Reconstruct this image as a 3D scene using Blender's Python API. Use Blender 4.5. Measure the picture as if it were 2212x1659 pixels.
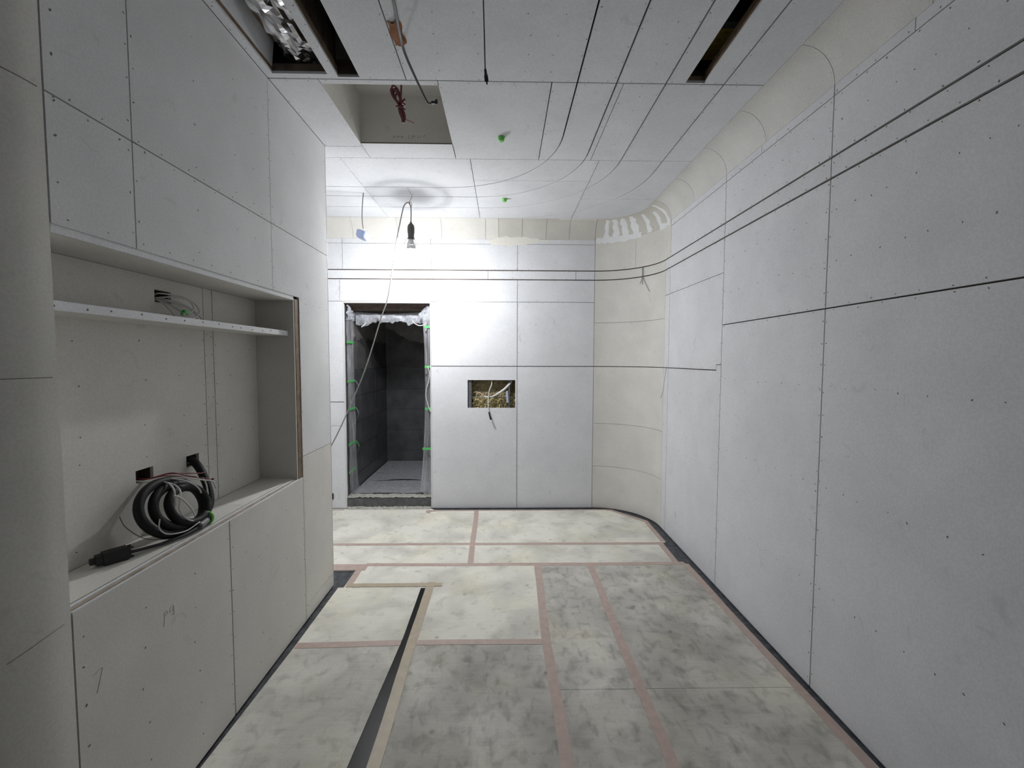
import bpy, math, random
import numpy as np
from mathutils import Vector, Matrix
from mathutils.geometry import delaunay_2d_cdt

scene = bpy.context.scene
for o in list(bpy.data.objects):
    bpy.data.objects.remove(o)
COL = scene.collection
random.seed(7)
rng = np.random.default_rng(7)
PI = math.pi

# ------------------------------------------------------------------ camera
F_PX, PITCH, YAW, ROLL, CAM_H = 950.87, 0.055646, 0.018582, 0.002689, 1.57
cam_d = bpy.data.cameras.new('camera')
cam_d.sensor_fit = 'HORIZONTAL'
cam_d.sensor_width = 36.0
cam_d.lens = F_PX * 36.0 / 2212.0
cam_d.clip_start = 0.02
cam = bpy.data.objects.new('camera', cam_d)
COL.objects.link(cam)
fw = Vector((math.sin(YAW) * math.cos(PITCH), math.cos(YAW) * math.cos(PITCH), -math.sin(PITCH)))
rt0 = Vector((math.cos(YAW), -math.sin(YAW), 0))
up0 = rt0.cross(fw)
rt = rt0 * math.cos(ROLL) + up0 * math.sin(ROLL)
up = -rt0 * math.sin(ROLL) + up0 * math.cos(ROLL)
cam.matrix_world = Matrix(((rt.x, up.x, -fw.x, 0), (rt.y, up.y, -fw.y, 0), (rt.z, up.z, -fw.z, CAM_H), (0, 0, 0, 1)))
scene.camera = cam

# ------------------------------------------------------------------ world, exposure
w = bpy.data.worlds.new('world')
scene.world = w
w.use_nodes = True
w.node_tree.nodes['Background'].inputs[0].default_value = (0.93, 0.96, 1.0, 1)
w.node_tree.nodes['Background'].inputs[1].default_value = 0.03
scene.view_settings.view_transform = 'Standard'
scene.view_settings.look = 'None'
scene.view_settings.gamma = 1.0
scene.view_settings.use_curve_mapping = False
scene.view_settings.exposure = 0.0
if hasattr(scene, 'cycles'):
    scene.cycles.use_light_tree = False     # one lamp only: plain light sampling is quicker
LAMP_STRENGTH = 1760.0
BULB_H = 0.026

# ------------------------------------------------------------------ materials
MATS = {}


def nmat(name):
    m = bpy.data.materials.new(name)
    m.use_nodes = True
    return m, m.node_tree, m.node_tree.nodes['Principled BSDF']


def plain(name, col, rough=0.6, metal=0.0, spec=0.5, vary=0.0, scale=30.0, bump=0.0, bscale=200.0):
    m, nt, b = nmat(name)
    b.inputs['Base Color'].default_value = (*col, 1)
    b.inputs['Roughness'].default_value = rough
    b.inputs['Metallic'].default_value = metal
    b.inputs['Specular IOR Level'].default_value = spec
    tc = nt.nodes.new('ShaderNodeTexCoord')
    if vary:
        n = nt.nodes.new('ShaderNodeTexNoise')
        n.inputs['Scale'].default_value = scale
        n.inputs['Detail'].default_value = 3
        nt.links.new(tc.outputs['Object'], n.inputs['Vector'])
        mr = nt.nodes.new('ShaderNodeMapRange')
        mr.inputs[1].default_value = 0.3
        mr.inputs[2].default_value = 0.7
        mr.inputs[3].default_value = 1 - vary
        mr.inputs[4].default_value = 1 + vary
        nt.links.new(n.outputs[0], mr.inputs[0])
        mx = nt.nodes.new('ShaderNodeVectorMath')
        mx.operation = 'SCALE'
        mx.inputs[0].default_value = col
        nt.links.new(mr.outputs[0], mx.inputs['Scale'])
        nt.links.new(mx.outputs[0], b.inputs['Base Color'])
    if bump:
        n2 = nt.nodes.new('ShaderNodeTexNoise')
        n2.inputs['Scale'].default_value = bscale
        n2.inputs['Detail'].default_value = 3
        nt.links.new(tc.outputs['Object'], n2.inputs['Vector'])
        bp = nt.nodes.new('ShaderNodeBump')
        bp.inputs['Strength'].default_value = bump
        bp.inputs['Distance'].default_value = 0.002
        nt.links.new(n2.outputs[0], bp.inputs['Height'])
        nt.links.new(bp.outputs[0], b.inputs['Normal'])
    MATS[name] = m
    return m


def board(name, col, rough=0.62, mott=0.045, scuff=0.16):
    """gypsum board: object-random tone, soft mottling, paper grain and a few grey scuffs"""
    m, nt, b = nmat(name)
    N = nt.nodes.new
    tc = N('ShaderNodeTexCoord')
    oi = N('ShaderNodeObjectInfo')
    n1 = N('ShaderNodeTexNoise')
    n1.inputs['Scale'].default_value = 3.1
    n1.inputs['Detail'].default_value = 3
    n1.inputs['Roughness'].default_value = 0.6
    n2 = N('ShaderNodeTexNoise')
    n2.inputs['Scale'].default_value = 140
    n2.inputs['Detail'].default_value = 0
    n3 = N('ShaderNodeTexNoise')
    n3.inputs['Scale'].default_value = 11
    n3.inputs['Detail'].default_value = 3
    n3.inputs['Distortion'].default_value = 0.8
    for n in (n1, n2, n3):
        nt.links.new(tc.outputs['Object'], n.inputs['Vector'])

    def mr(src, a, b_, c, d):
        r = N('ShaderNodeMapRange')
        for i, v in enumerate((a, b_, c, d)):
            r.inputs[i + 1].default_value = v
        nt.links.new(src, r.inputs[0])
        return r.outputs[0]

    def mul(a, b_):
        r = N('ShaderNodeMath')
        r.operation = 'MULTIPLY'
        nt.links.new(a, r.inputs[0])
        nt.links.new(b_, r.inputs[1])
        return r.outputs[0]
    f = mul(mr(n1.outputs[0], .3, .7, 1 - mott, 1 + mott), mr(n2.outputs[0], .3, .7, .965, 1.035))
    f = mul(f, mr(oi.outputs['Random'], 0, 1, .975, 1.02))
    f = mul(f, mr(n3.outputs[0], .66, .82, 1.0, 1 - scuff))
    mx = N('ShaderNodeVectorMath')
    mx.operation = 'SCALE'
    mx.inputs[0].default_value = col
    nt.links.new(f, mx.inputs['Scale'])
    nt.links.new(mx.outputs[0], b.inputs['Base Color'])
    b.inputs['Roughness'].default_value = rough
    b.inputs['Specular IOR Level'].default_value = 0.0     # dead matt paper / bare wood
    MATS[name] = m
    return m


def plywood(name, col, wear=0.0):
    m, nt, b = nmat(name)
    N = nt.nodes.new
    tc = N('ShaderNodeTexCoord')
    oi = N('ShaderNodeObjectInfo')

    def noise(scale, det, dist=0.0, sx=1.0, sy=1.0):
        mp = N('ShaderNodeMapping')
        mp.inputs['Scale'].default_value = (sx, sy, 1)
        nt.links.new(tc.outputs['Object'], mp.inputs['Vector'])
        n = N('ShaderNodeTexNoise')
        n.inputs['Scale'].default_value = scale
        n.inputs['Detail'].default_value = det
        n.inputs['Distortion'].default_value = dist
        nt.links.new(mp.outputs[0], n.inputs['Vector'])
        return n.outputs[0]

    def mr(src, a, b_, c, d):
        r = N('ShaderNodeMapRange')
        for i, v in enumerate((a, b_, c, d)):
            r.inputs[i + 1].default_value = v
        nt.links.new(src, r.inputs[0])
        return r.outputs[0]

    def mul(a, b_):
        r = N('ShaderNodeMath')
        r.operation = 'MULTIPLY'
        nt.links.new(a, r.inputs[0])
        nt.links.new(b_, r.inputs[1])
        return r.outputs[0]
    dirt = mr(noise(3.2, 6, 0.4), .42 - .10 * wear, .72, 1.0, .72 - .10 * wear)          # trodden grey dirt
    smud = mr(noise(13, 6, 0.35), .56 - .06 * wear, .80, 1.0, .70 - .12 * wear)           # smudges
    if wear:
        strk = mr(noise(26, 3, 0.0, 1.0, .42), .55, .78, 1.0, 1 - .34 * wear)              # scuffs drawn along the walking direction
        mp_ = mr(noise(1.7, 2, 0.0), .36, .62, 1.0, 1 - .16 * wear)
        smud = mul(smud, mul(strk, mp_))
    grain = mr(noise(9, 3, 0.0, 1.0, 9.0), .3, .7, .955, 1.035)   # wood grain across the room
    fine = mr(noise(190, 0), .3, .7, .96, 1.04)
    vor = N('ShaderNodeTexVoronoi')
    vor.inputs['Scale'].default_value = 5.2
    nt.links.new(tc.outputs['Object'], vor.inputs['Vector'])
    knots = mr(vor.outputs['Distance'], .035, .085, .68, 1.0)
    f = mul(mul(mul(dirt, smud), mul(grain, fine)), mul(knots, mr(oi.outputs['Random'], 0, 1, .97, 1.03)))
    # pale yellow patches where the dirt has not reached
    yel = mr(noise(2.3, 3, 0.0), .5, .72, 0, .55)
    mixc = N('ShaderNodeMix')
    mixc.data_type = 'RGBA'
    mixc.inputs[6].default_value = (*col, 1)
    mixc.inputs[7].default_value = (col[0] * 1.03, col[1] * 1.0, col[2] * .84, 1)
    nt.links.new(yel, mixc.inputs[0])
    mx = N('ShaderNodeVectorMath')
    mx.operation = 'SCALE'
    nt.links.new(mixc.outputs[2], mx.inputs[0])
    nt.links.new(f, mx.inputs['Scale'])
    nt.links.new(mx.outputs[0], b.inputs['Base Color'])
    b.inputs['Roughness'].default_value = 0.55
    b.inputs['Specular IOR Level'].default_value = 0.0     # dead matt paper / bare wood
    MATS[name] = m
    return m


def film(name, col, alpha, rough=0.35, bump=0.5, bs=40, zs=1.0):
    m, nt, b = nmat(name)
    b.inputs['Base Color'].default_value = (*col, 1)
    b.inputs['Roughness'].default_value = rough
    b.inputs['Alpha'].default_value = alpha
    b.inputs['Specular IOR Level'].default_value = 0.6
    tc = nt.nodes.new('ShaderNodeTexCoord')
    n2 = nt.nodes.new('ShaderNodeTexNoise')
    n2.inputs['Scale'].default_value = bs
    n2.inputs['Detail'].default_value = 5
    n2.inputs['Distortion'].default_value = 1.0
    mp = nt.nodes.new('ShaderNodeMapping')
    mp.inputs['Scale'].default_value = (1.0, 1.0, zs)
    nt.links.new(tc.outputs['Object'], mp.inputs['Vector'])
    nt.links.new(mp.outputs[0], n2.inputs['Vector'])
    bp = nt.nodes.new('ShaderNodeBump')
    bp.inputs['Strength'].default_value = bump
    bp.inputs['Distance'].default_value = 0.004
    nt.links.new(n2.outputs[0], bp.inputs['Height'])
    nt.links.new(bp.outputs[0], b.inputs['Normal'])
    mr = nt.nodes.new('ShaderNodeMapRange')
    mr.inputs[1].default_value = .35
    mr.inputs[2].default_value = .7
    mr.inputs[3].default_value = max(0, alpha - .18)
    mr.inputs[4].default_value = min(1, alpha + .18)
    nt.links.new(n2.outputs[0], mr.inputs[0])
    nt.links.new(mr.outputs[0], b.inputs['Alpha'])
    MATS[name] = m
    return m


def emit(name, col, s):
    m, nt, b = nmat(name)
    b.inputs['Base Color'].default_value = (*col, 1)
    b.inputs['Emission Color'].default_value = (*col, 1)
    b.inputs['Emission Strength'].default_value = s
    MATS[name] = m
    return m


board('cool', (0.775, 0.785, 0.812))
board('warm', (0.735, 0.720, 0.676), mott=.05)
board('upper', (0.765, 0.765, 0.770), mott=.05)
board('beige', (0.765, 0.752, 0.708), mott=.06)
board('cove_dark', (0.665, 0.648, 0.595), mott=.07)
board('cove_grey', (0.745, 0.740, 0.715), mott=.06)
board('white_strip', (0.82, 0.825, 0.84))
plywood('ply', (0.83, 0.812, 0.735))
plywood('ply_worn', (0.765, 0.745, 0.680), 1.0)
plywood('ply_used', (0.80, 0.782, 0.71), .5)
plain('void', (0.028, 0.024, 0.020), .9)
plain('backing', (0.085, 0.062, 0.045), .85, vary=.25, scale=8)
plain('slab', (0.062, 0.066, 0.075), .5, vary=.55, scale=26, bump=.5, bscale=60)
plain('black_strip', (0.009, 0.009, 0.010), .32, spec=.25, vary=.5, scale=12)
plain('pink_tape', (0.53, 0.41, 0.36), .5, vary=.10, scale=25)
plain('kraft_tape', (0.50, 0.425, 0.315), .45, vary=.09, scale=20)
plain('brown_tape', (0.26, 0.105, 0.04), .7, spec=.1, vary=.15, scale=30)
plain('wood', (0.20, 0.135, 0.082), .7, vary=.30, scale=22)
plain('dark_wood', (0.115, 0.082, 0.064), .7, vary=.35, scale=22)
plain('edge_wood', (0.46, 0.39, 0.31), .65, vary=.22, scale=30)
plain('putty', (0.90, 0.915, 0.94), .6, vary=.04, scale=60, bump=.3, bscale=90)
plain('cream_putty', (0.82, 0.80, 0.73), .6, vary=.05, scale=60)
plain('screw', (0.10, 0.095, 0.09), .5)
plain('pencil', (0.30, 0.30, 0.30), .7)
plain('tile', (0.080, 0.081, 0.088), .38, vary=.30, scale=7, bump=.12, bscale=50)
plain('grout', (0.42, 0.42, 0.43), .8)
plain('bath_coat', (0.12, 0.115, 0.118), .6, vary=.3, scale=6)
plain('bath_plaster', (0.32, 0.31, 0.30), .8, vary=.2, scale=9)
plain('stone_dark', (0.10, 0.10, 0.105), .5, vary=.3, scale=18, bump=.4, bscale=70)
plain('mortar', (0.42, 0.41, 0.37), .9, vary=.35, scale=50, bump=1.0, bscale=80)
film('film_clear', (0.62, 0.63, 0.67), .38, .3, .4, 42, .06)
film('film_white', (0.60, 0.62, 0.68), .62, .4)
film('film_floor', (0.42, 0.43, 0.46), .85, .45, .35, 25)
plain('green_tape', (0.10, 0.52, 0.14), .5)
plain('green_cap', (0.20, 0.66, 0.12), .45)
plain('black_rubber', (0.012, 0.012, 0.013), .5)
plain('conduit', (0.010, 0.010, 0.011), .6, spec=.3)
plain('grey_cable', (0.20, 0.20, 0.205), .5)
plain('dark_cable', (0.055, 0.055, 0.058), .5)
plain('cord_grey', (0.30, 0.30, 0.30), .45)
plain('white_cable', (0.66, 0.66, 0.64), .45)
plain('red_wire', (0.24, 0.045, 0.05), .5)
plain('maroon_wire', (0.115, 0.022, 0.032), .5)
plain('orange_wire', (0.62, 0.33, 0.12), .5)
plain('steel', (0.32, 0.33, 0.35), .35, metal=.85)
plain('zinc', (0.19, 0.195, 0.21), .45, metal=.5, vary=.2)
plain('bulb_base', (0.80, 0.80, 0.80), .4)
plain('socket', (0.085, 0.08, 0.075), .5)
emit('bulb_glow', (0.975, 0.985, 0.99), LAMP_STRENGTH)
plain('blue_cup', (0.50, 0.60, 0.95), .3)
plain('foil', (0.62, 0.62, 0.63), .22, metal=1.0, bump=.7, bscale=22)
plain('foil_dark', (0.05, 0.05, 0.055), .3)
plain('wool', (0.60, 0.52, 0.29), .95, vary=.30, scale=70)
plain('wool_back', (0.27, 0.225, 0.125), .95, vary=.18, scale=40)
plain('yellow_wool', (0.62, 0.47, 0.10), .95, vary=.25, scale=30)
plain('label_blue', (0.48, 0.55, 0.66), .5)
plain('tag_pink', (0.62, 0.42, 0.36), .6)
plain('trim_white', (0.78, 0.78, 0.77), .45)
M = MATS

# ------------------------------------------------------------------ object helpers


def link(name, me, mat=None, parent=None):
    o = bpy.data.objects.new(name, me)
    COL.objects.link(o)
    if mat is not None and me is not None:
        me.materials.append(M[mat] if isinstance(mat, str) else mat)
    if parent is not None:
        o.parent = parent
    return o


def mesh(name, verts, faces, mat, parent=None, smooth=False, loc=None):
    me = bpy.data.meshes.new(name)
    off = Vector(loc) if loc is not None else Vector((0, 0, 0))
    me.from_pydata([tuple(Vector(v) - off) for v in verts], [], faces)
    me.update()
    if smooth:
        me.polygons.foreach_set('use_smooth', [True] * len(me.polygons))
    o = link(name, me, mat, parent)
    return o


def empty(name, loc=(0, 0, 0)):
    o = link(name, None)
    o.location = loc
    o.empty_display_size = .05
    return o


def thing(name, loc, label, cat, group=None):
    o = empty(name, loc)
    tag(o, label, cat, group)
    return o


def tag(o, label, cat, group=None):
    o['label'] = label
    o['category'] = cat
    if group:
        o['group'] = group
    return o


def struct(o):
    o['kind'] = 'structure'
    return o


class MB:
    def __init__(s):
        s.v, s.f = [], []

    def add(s, v, f):
        n = len(s.v)
        s.v += [tuple(x) for x in v]
        s.f += [tuple(i + n for i in q) for q in f]
        return s

    def box(s, a, b):
        x0, y0, z0 = (min(p, q) for p, q in zip(a, b))
        x1, y1, z1 = (max(p, q) for p, q in zip(a, b))
        return s.add([(x0, y0, z0), (x1, y0, z0), (x1, y1, z0), (x0, y1, z0), (x0, y0, z1), (x1, y0, z1), (x1, y1, z1), (x0, y1, z1)],
                     [(0, 3, 2, 1), (4, 5, 6, 7), (0, 1, 5, 4), (1, 2, 6, 5), (2, 3, 7, 6), (3, 0, 4, 7)])

    def quad(s, *p):
        return s.add(p, [tuple(range(len(p)))])

    def bevbox(s, a, b, c=.002):
        """box with chamfered edges"""
        x0, y0, z0 = (min(p, q) for p, q in zip(a, b))
        x1, y1, z1 = (max(p, q) for p, q in zip(a, b))
        V, idx = [], {}
        for i, X in enumerate((x0, x1)):
            for j, Y in enumerate((y0, y1)):
                for k, Z in enumerate((z0, z1)):
                    sx, sy, sz = (1 if i == 0 else -1), (1 if j == 0 else -1), (1 if k == 0 else -1)
                    for ax, d in enumerate(((0, sy * c, sz * c), (sx * c, 0, sz * c), (sx * c, sy * c, 0))):
                        idx[(i, j, k, ax)] = len(V)
                        V.append((X + d[0], Y + d[1], Z + d[2]))
        Fc = []
        for ax in range(3):
            for sd in (0, 1):
                o1, o2 = [q for q in range(3) if q != ax]
                ring = []
                for (p, q) in ((0, 0), (1, 0), (1, 1), (0, 1)):
                    t = [0, 0, 0]
                    t[ax], t[o1], t[o2] = sd, p, q
                    ring.append(idx[(*t, ax)])
                if (sd == 0) == (ax != 1):
                    ring.reverse()
                Fc.append(tuple(ring))
        for ax in range(3):
            o1, o2 = [q for q in range(3) if q != ax]
            for (p, q) in ((0, 0), (1, 0), (1, 1), (0, 1)):
                t0, t1 = [0, 0, 0], [0, 0, 0]
                t0[o1], t0[o2], t1[o1], t1[o2] = p, q, p, q
                t1[ax] = 1
                Fc.append((idx[(*t0, o1)], idx[(*t0, o2)], idx[(*t1, o2)], idx[(*t1, o1)]))
        for i in (0, 1):
            for j in (0, 1):
                for k in (0, 1):
                    Fc.append(tuple(idx[(i, j, k, a)] for a in range(3)))
        return s.add(V, Fc)

    def tube(s, pts, r, seg=8, closed=False, smooth=True, sub=6, caps=True, rfn=None):
        pts = [Vector(p) for p in pts]
        if smooth and len(pts) > 2:
            pts = catmull(pts, sub, closed)
        n = len(pts)
        T = []
        for i in range(n):
            a = pts[(i - 1) % n] if (closed or i > 0) else pts[i]
            b = pts[(i + 1) % n] if (closed or i < n - 1) else pts[i]
            t = (b - a)
            T.append(t.normalized() if t.length > 1e-9 else Vector((0, 0, 1)))
        up_ = Vector((0, 0, 1)) if abs(T[0].z) < .9 else Vector((1, 0, 0))
        nrm = (up_ - T[0] * up_.dot(T[0])).normalized()
        V, Fc = [], []
        for i in range(n):
            nrm = (nrm - T[i] * nrm.dot(T[i])).normalized()
            bn = T[i].cross(nrm)
            rr = rfn(i / (n - 1)) * r if rfn else r
            for k in range(seg):
                a = 2 * PI * k / seg
                V.append(pts[i] + (nrm * math.cos(a) + bn * math.sin(a)) * rr)
        for i in range(n if closed else n - 1):
            for k in range(seg):
                a, b = i * seg + k, i * seg + (k + 1) % seg
                c, d = ((i + 1) % n) * seg + (k + 1) % seg, ((i + 1) % n) * seg + k
                Fc.append((a, b, c, d))
        if caps and not closed:
            Fc.append(tuple(reversed(range(seg))))
            Fc.append(tuple(range((n - 1) * seg, n * seg)))
        return s.add(V, Fc)

    def lathe(s, prof, base, axis=(0, 0, 1), seg=20, cap0=True, cap1=True):
        """prof: list of (radius, distance along axis)"""
        ax = Vector(axis).normalized()
        u_ = (Vector((1, 0, 0)) if abs(ax.x) < .9 else Vector((0, 1, 0)))
        u_ = (u_ - ax * u_.dot(ax)).normalized()
        v_ = ax.cross(u_)
        base = Vector(base)
        V, Fc = [], []
        for (r, h) in prof:
            for k in range(seg):
                a = 2 * PI * k / seg
                V.append(base + ax * h + (u_ * math.cos(a) + v_ * math.sin(a)) * r)
        for i in range(len(prof) - 1):
            for k in range(seg):
                Fc.append((i * seg + k, i * seg + (k + 1) % seg, (i + 1) * seg + (k + 1) % seg, (i + 1) * seg + k))
        if cap0:
            Fc.append(tuple(reversed(range(seg))))
        if cap1:
            Fc.append(tuple(range((len(prof) - 1) * seg, len(prof) * seg)))
        return s.add(V, Fc)

    def grid(s, nu, nv, fn):
        V = [fn(i / nu, j / nv) for j in range(nv + 1) for i in range(nu + 1)]
        Fc = [(j * (nu + 1) + i, j * (nu + 1) + i + 1, (j + 1) * (nu + 1) + i + 1, (j + 1) * (nu + 1) + i) for j in range(nv) for i in range(nu)]
        return s.add(V, Fc)

    def build(s, name, mat, parent=None, smooth=False, loc=None):
        if loc is None and parent is not None:
            loc = tuple(parent.location) if parent.parent is None else tuple(parent.parent.location + parent.location)
        return mesh(name, s.v, s.f, mat, parent, smooth, loc)


def catmull(pts, sub, closed=False):
    n = len(pts)
    out = []
    rg = range(n) if closed else range(n - 1)
    for i in rg:
        p1, p2 = pts[i], pts[(i + 1) % n]
        p0 = pts[(i - 1) % n] if (closed or i > 0) else p1 * 2 - p2
        p3 = pts[(i + 2) % n] if (closed or i + 2 < n) else p2 * 2 - p1
        for k in range(sub):
            t = k / sub
            out.append(.5 * ((2 * p1) + (p2 - p0) * t + (2 * p0 - 5 * p1 + 4 * p2 - p3) * t * t + (3 * p1 - p0 - 3 * p2 + p3) * t ** 3))
    if not closed:
        out.append(pts[-1])
    return out


def pip(p, poly):
    x, y = p
    c = False
    for i in range(len(poly)):
        x0, y0 = poly[i]
        x1, y1 = poly[i - 1]
        if (y0 > y) != (y1 > y) and x < (x1 - x0) * (y - y0) / (y1 - y0) + x0:
            c = not c
    return c


def panels(segs, tess, outer, holes, fmap, th, namefn, smooth=False):
    """Cut a surface (u,v) into boards along joint lines. segs: (p, q, joint width); tess: plain lines that only refine.
    fmap(u, v, depth) gives the place in the room. namefn(u, v) -> (name, material, parent)."""
    V, E, Wd = [], [], []
    for p, q, wd in segs:
        i = len(V)
        V += [Vector(p), Vector(q)]
        E.append((i, i + 1))
        Wd.append(wd)
    for p, q in tess:
        i = len(V)
        V += [Vector(p), Vector(q)]
        E.append((i, i + 1))
        Wd.append(None)
    vo, eo, fo, _, oe, _ = delaunay_2d_cdt(V, E, [], 0, 1e-5, True)
    wmap = {}
    for e, ids in zip(eo, oe):
        ws = [Wd[i] for i in ids if i < len(Wd) and Wd[i] is not None]
        if ws:
            wmap[(min(e), max(e))] = max(ws)
    tris = []
    for f in fo:
        a, b, c = f[:3]
        ar = (vo[b] - vo[a]).cross(vo[c] - vo[a])
        tris.append((a, b, c) if ar > 0 else (a, c, b))
    e2t = {}
    for ti, t in enumerate(tris):
        for k in range(3):
            a, b = t[k], t[(k + 1) % 3]
            e2t.setdefault((min(a, b), max(a, b)), []).append(ti)
    reg = [-1] * len(tris)
    nr = 0
    for s0 in range(len(tris)):
        if reg[s0] >= 0:
            continue
        st = [s0]
        reg[s0] = nr
        while st:
            t = st.pop()
            tr = tris[t]
            for k in range(3):
                e = (min(tr[k], tr[(k + 1) % 3]), max(tr[k], tr[(k + 1) % 3]))
                if e in wmap:
                    continue
                for o in e2t[e]:
                    if reg[o] < 0:
                        reg[o] = nr
                        st.append(o)
        nr += 1
    groups = [[] for _ in range(nr)]
    for i, r in enumerate(reg):
        groups[r].append(tris[i])
    made = []
    for g in groups:
        area = lambda t: (vo[t[1]] - vo[t[0]]).cross(vo[t[2]] - vo[t[0]])
        big = max(g, key=area)
        rep = (vo[big[0]] + vo[big[1]] + vo[big[2]]) / 3
        if sum(area(t) for t in g) * .5 < 4e-5:
            continue
        if not pip(rep, outer) or any(pip(rep, h) for h in holes):
            continue
        de = {(t[k], t[(k + 1) % 3]) for t in g for k in range(3)}
        bnd = [e for e in de if (e[1], e[0]) not in de]
        inn, out = {}, {}
        for a, b in bnd:
            out.setdefault(a, []).append((a, b))
            inn.setdefault(b, []).append((a, b))

        def nd(e):
            d = (vo[e[1]] - vo[e[0]]).normalized()
            return Vector((-d.y, d.x)), wmap.get((min(e), max(e)), 0.002) * .5
        used = sorted({i for t in g for i in t})
        pos = {}
        for i in used:
            p = vo[i].copy()
            if i in out:
                n1, d1 = nd(inn[i][0])
                n2, d2 = nd(out[i][0])
                det = n1.x * n2.y - n1.y * n2.x
                if abs(det) < .12:
                    nn = (n1 + n2)
                    if nn.length > 1e-6:
                        p += nn.normalized() * max(d1, d2)
                else:
                    vx = (d1 * n2.y - d2 * n1.y) / det
                    vy = (n1.x * d2 - n2.x * d1) / det
                    vv = Vector((vx, vy))
                    lim = 3 * max(d1, d2)
                    if vv.length > lim:
                        vv *= lim / vv.length
                    p += vv
            pos[i] = p
        cu = sum(pos[i].x for i in used) / len(used)
        cv = sum(pos[i].y for i in used) / len(used)
        name, mat, parent = namefn(rep.x, rep.y)
        ix = {i: k for k, i in enumerate(used)}
        verts = [Vector(fmap(pos[i].x, pos[i].y, 0)) for i in used]
        bl = sorted(out)
        bx = {i: len(verts) + k for k, i in enumerate(bl)}
        verts += [Vector(fmap(pos[i].x, pos[i].y, th)) for i in bl]
        t0 = big
        fn = (verts[ix[t0[1]]] - verts[ix[t0[0]]]).cross(verts[ix[t0[2]]] - verts[ix[t0[0]]])
        want = Vector(fmap(rep.x, rep.y, 0)) - Vector(fmap(rep.x, rep.y, th))
        flip = fn.dot(want) < 0
        faces = []
        for t in g:
            q = tuple(ix[i] for i in t)
            faces.append(q[::-1] if flip else q)
        nf = len(faces)
        for a, b in bnd:
            q = (ix[a], bx[a], bx[b], ix[b])
            faces.append(q[::-1] if flip else q)
        o = mesh(name, verts, faces, mat, parent)
        if smooth:
            me = o.data
            me.polygons.foreach_set('use_smooth', [k < nf for k in range(len(faces))])
            bs = {(min(ix[a], ix[b]), max(ix[a], ix[b])) for a, b in bnd}
            at = me.attributes.new('sharp_edge', 'BOOLEAN', 'EDGE')
            for e in me.edges:
                if tuple(sorted(e.vertices)) in bs:
                    at.data[e.index].value = True
        made.append(o)
    return made


def rectsegs(x0, y0, x1, y1, wd):
    return [((x0, y0), (x1, y0), wd), ((x1, y0), (x1, y1), wd), ((x1, y1), (x0, y1), wd), ((x0, y1), (x0, y0), wd)]


def H(v, u0, u1, wd):
    return ((u0, v), (u1, v), wd)


def Vv(u, v0, v1, wd):
    return ((u, v0), (u, v1), wd)


def polysegs(pts, wd, closed=False):
    n = len(pts)
    return [(pts[i], pts[(i + 1) % n], wd) for i in range(n if closed else n - 1)]


def screws(segs, fmap, keep, parent, mats='screw', step=.115, off=.013, r=.0034, extra=()):
    """the small sunk screw heads along both sides of the joints: one mesh of real discs"""
    mb = MB()
    pts = list(extra)
    for p, q, wd in segs:
        p, q = Vector(p), Vector(q)
        L_ = (q - p).length
        if L_ < .2:
            continue
        d = (q - p) / L_
        n = Vector((-d.y, d.x))
        for sd in (-1, 1):
            t = random.uniform(.02, .09)
            while t < L_ - .02:
                c = p + d * t + n * sd * (off + random.uniform(-.003, .004))
                pts.append((c.x, c.y))
                t += step * random.uniform(.8, 1.25)
    for (a, b) in pts:
        if not keep(a, b):
            continue
        rr = r * random.uniform(.7, 1.15)
        an = random.uniform(0, PI)
        V = []
        for k in range(6):
            x, y = rr * 1.35 * math.cos(k * PI / 3), rr * .75 * math.sin(k * PI / 3)
            V.append(fmap(a + x * math.cos(an) - y * math.sin(an), b + x * math.sin(an) + y * math.cos(an), -.0006))
        mb.add(V, [(0, 1, 2, 3, 4, 5)])
    o = mb.build('screw_heads', mats, parent, loc=(0, 0, 0))
    o['kind'] = 'stuff'
    return o


# ------------------------------------------------------------------ room numbers (metres)
XL, XR, YB, ZC = -1.178, 1.476, 4.581, 2.968
XC, RC, YE = 0.936, 0.54, 4.041          # rounded back-right corner
LC = RC * PI / 2
U1 = XC + LC
YREAR = -2.2
URE = U1 + YE - YREAR
XALC = -2.6                               # end of the recess to the left of the door
YLE = 2.995                               # end of the left wall block
ZT = 2.799                                # where walls meet the cove
def uR(y): return U1 + YE - y


def path(u):
    if u <= XC:
        return Vector((u, YB, 0)), Vector((0, -1, 0))
    if u <= U1:
        a = (u - XC) / RC
        return Vector((XC + RC * math.sin(a), YE + RC * math.cos(a), 0)), Vector((-math.sin(a), -math.cos(a), 0))
    return Vector((XR, YE - (u - U1), 0)), Vector((-1, 0, 0))


def wmap_(u, z, d):
    b, n = path(u)
    p = b - n * d
    return (p.x, p.y, z)


def cmap(u, t, d):
    b, n = path(u)
    k = min(max((u - XC) / LC, 0), 1)
    o = .127 + .027 * k
    th = t * PI / 2
    p = b + n * (o * (1 - math.sin(th)) + d * -math.sin(th))
    return (p.x, p.y, ZC - (ZC - ZT) * (1 - math.cos(th)) + d * math.cos(th))


# ------------------------------------------------------------------ floor
fl = MB()
fl.box((XALC - .3, YREAR, -.12), (1.9, 4.60, -.0065))
floor = struct(fl.build('floor', 'slab'))

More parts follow.
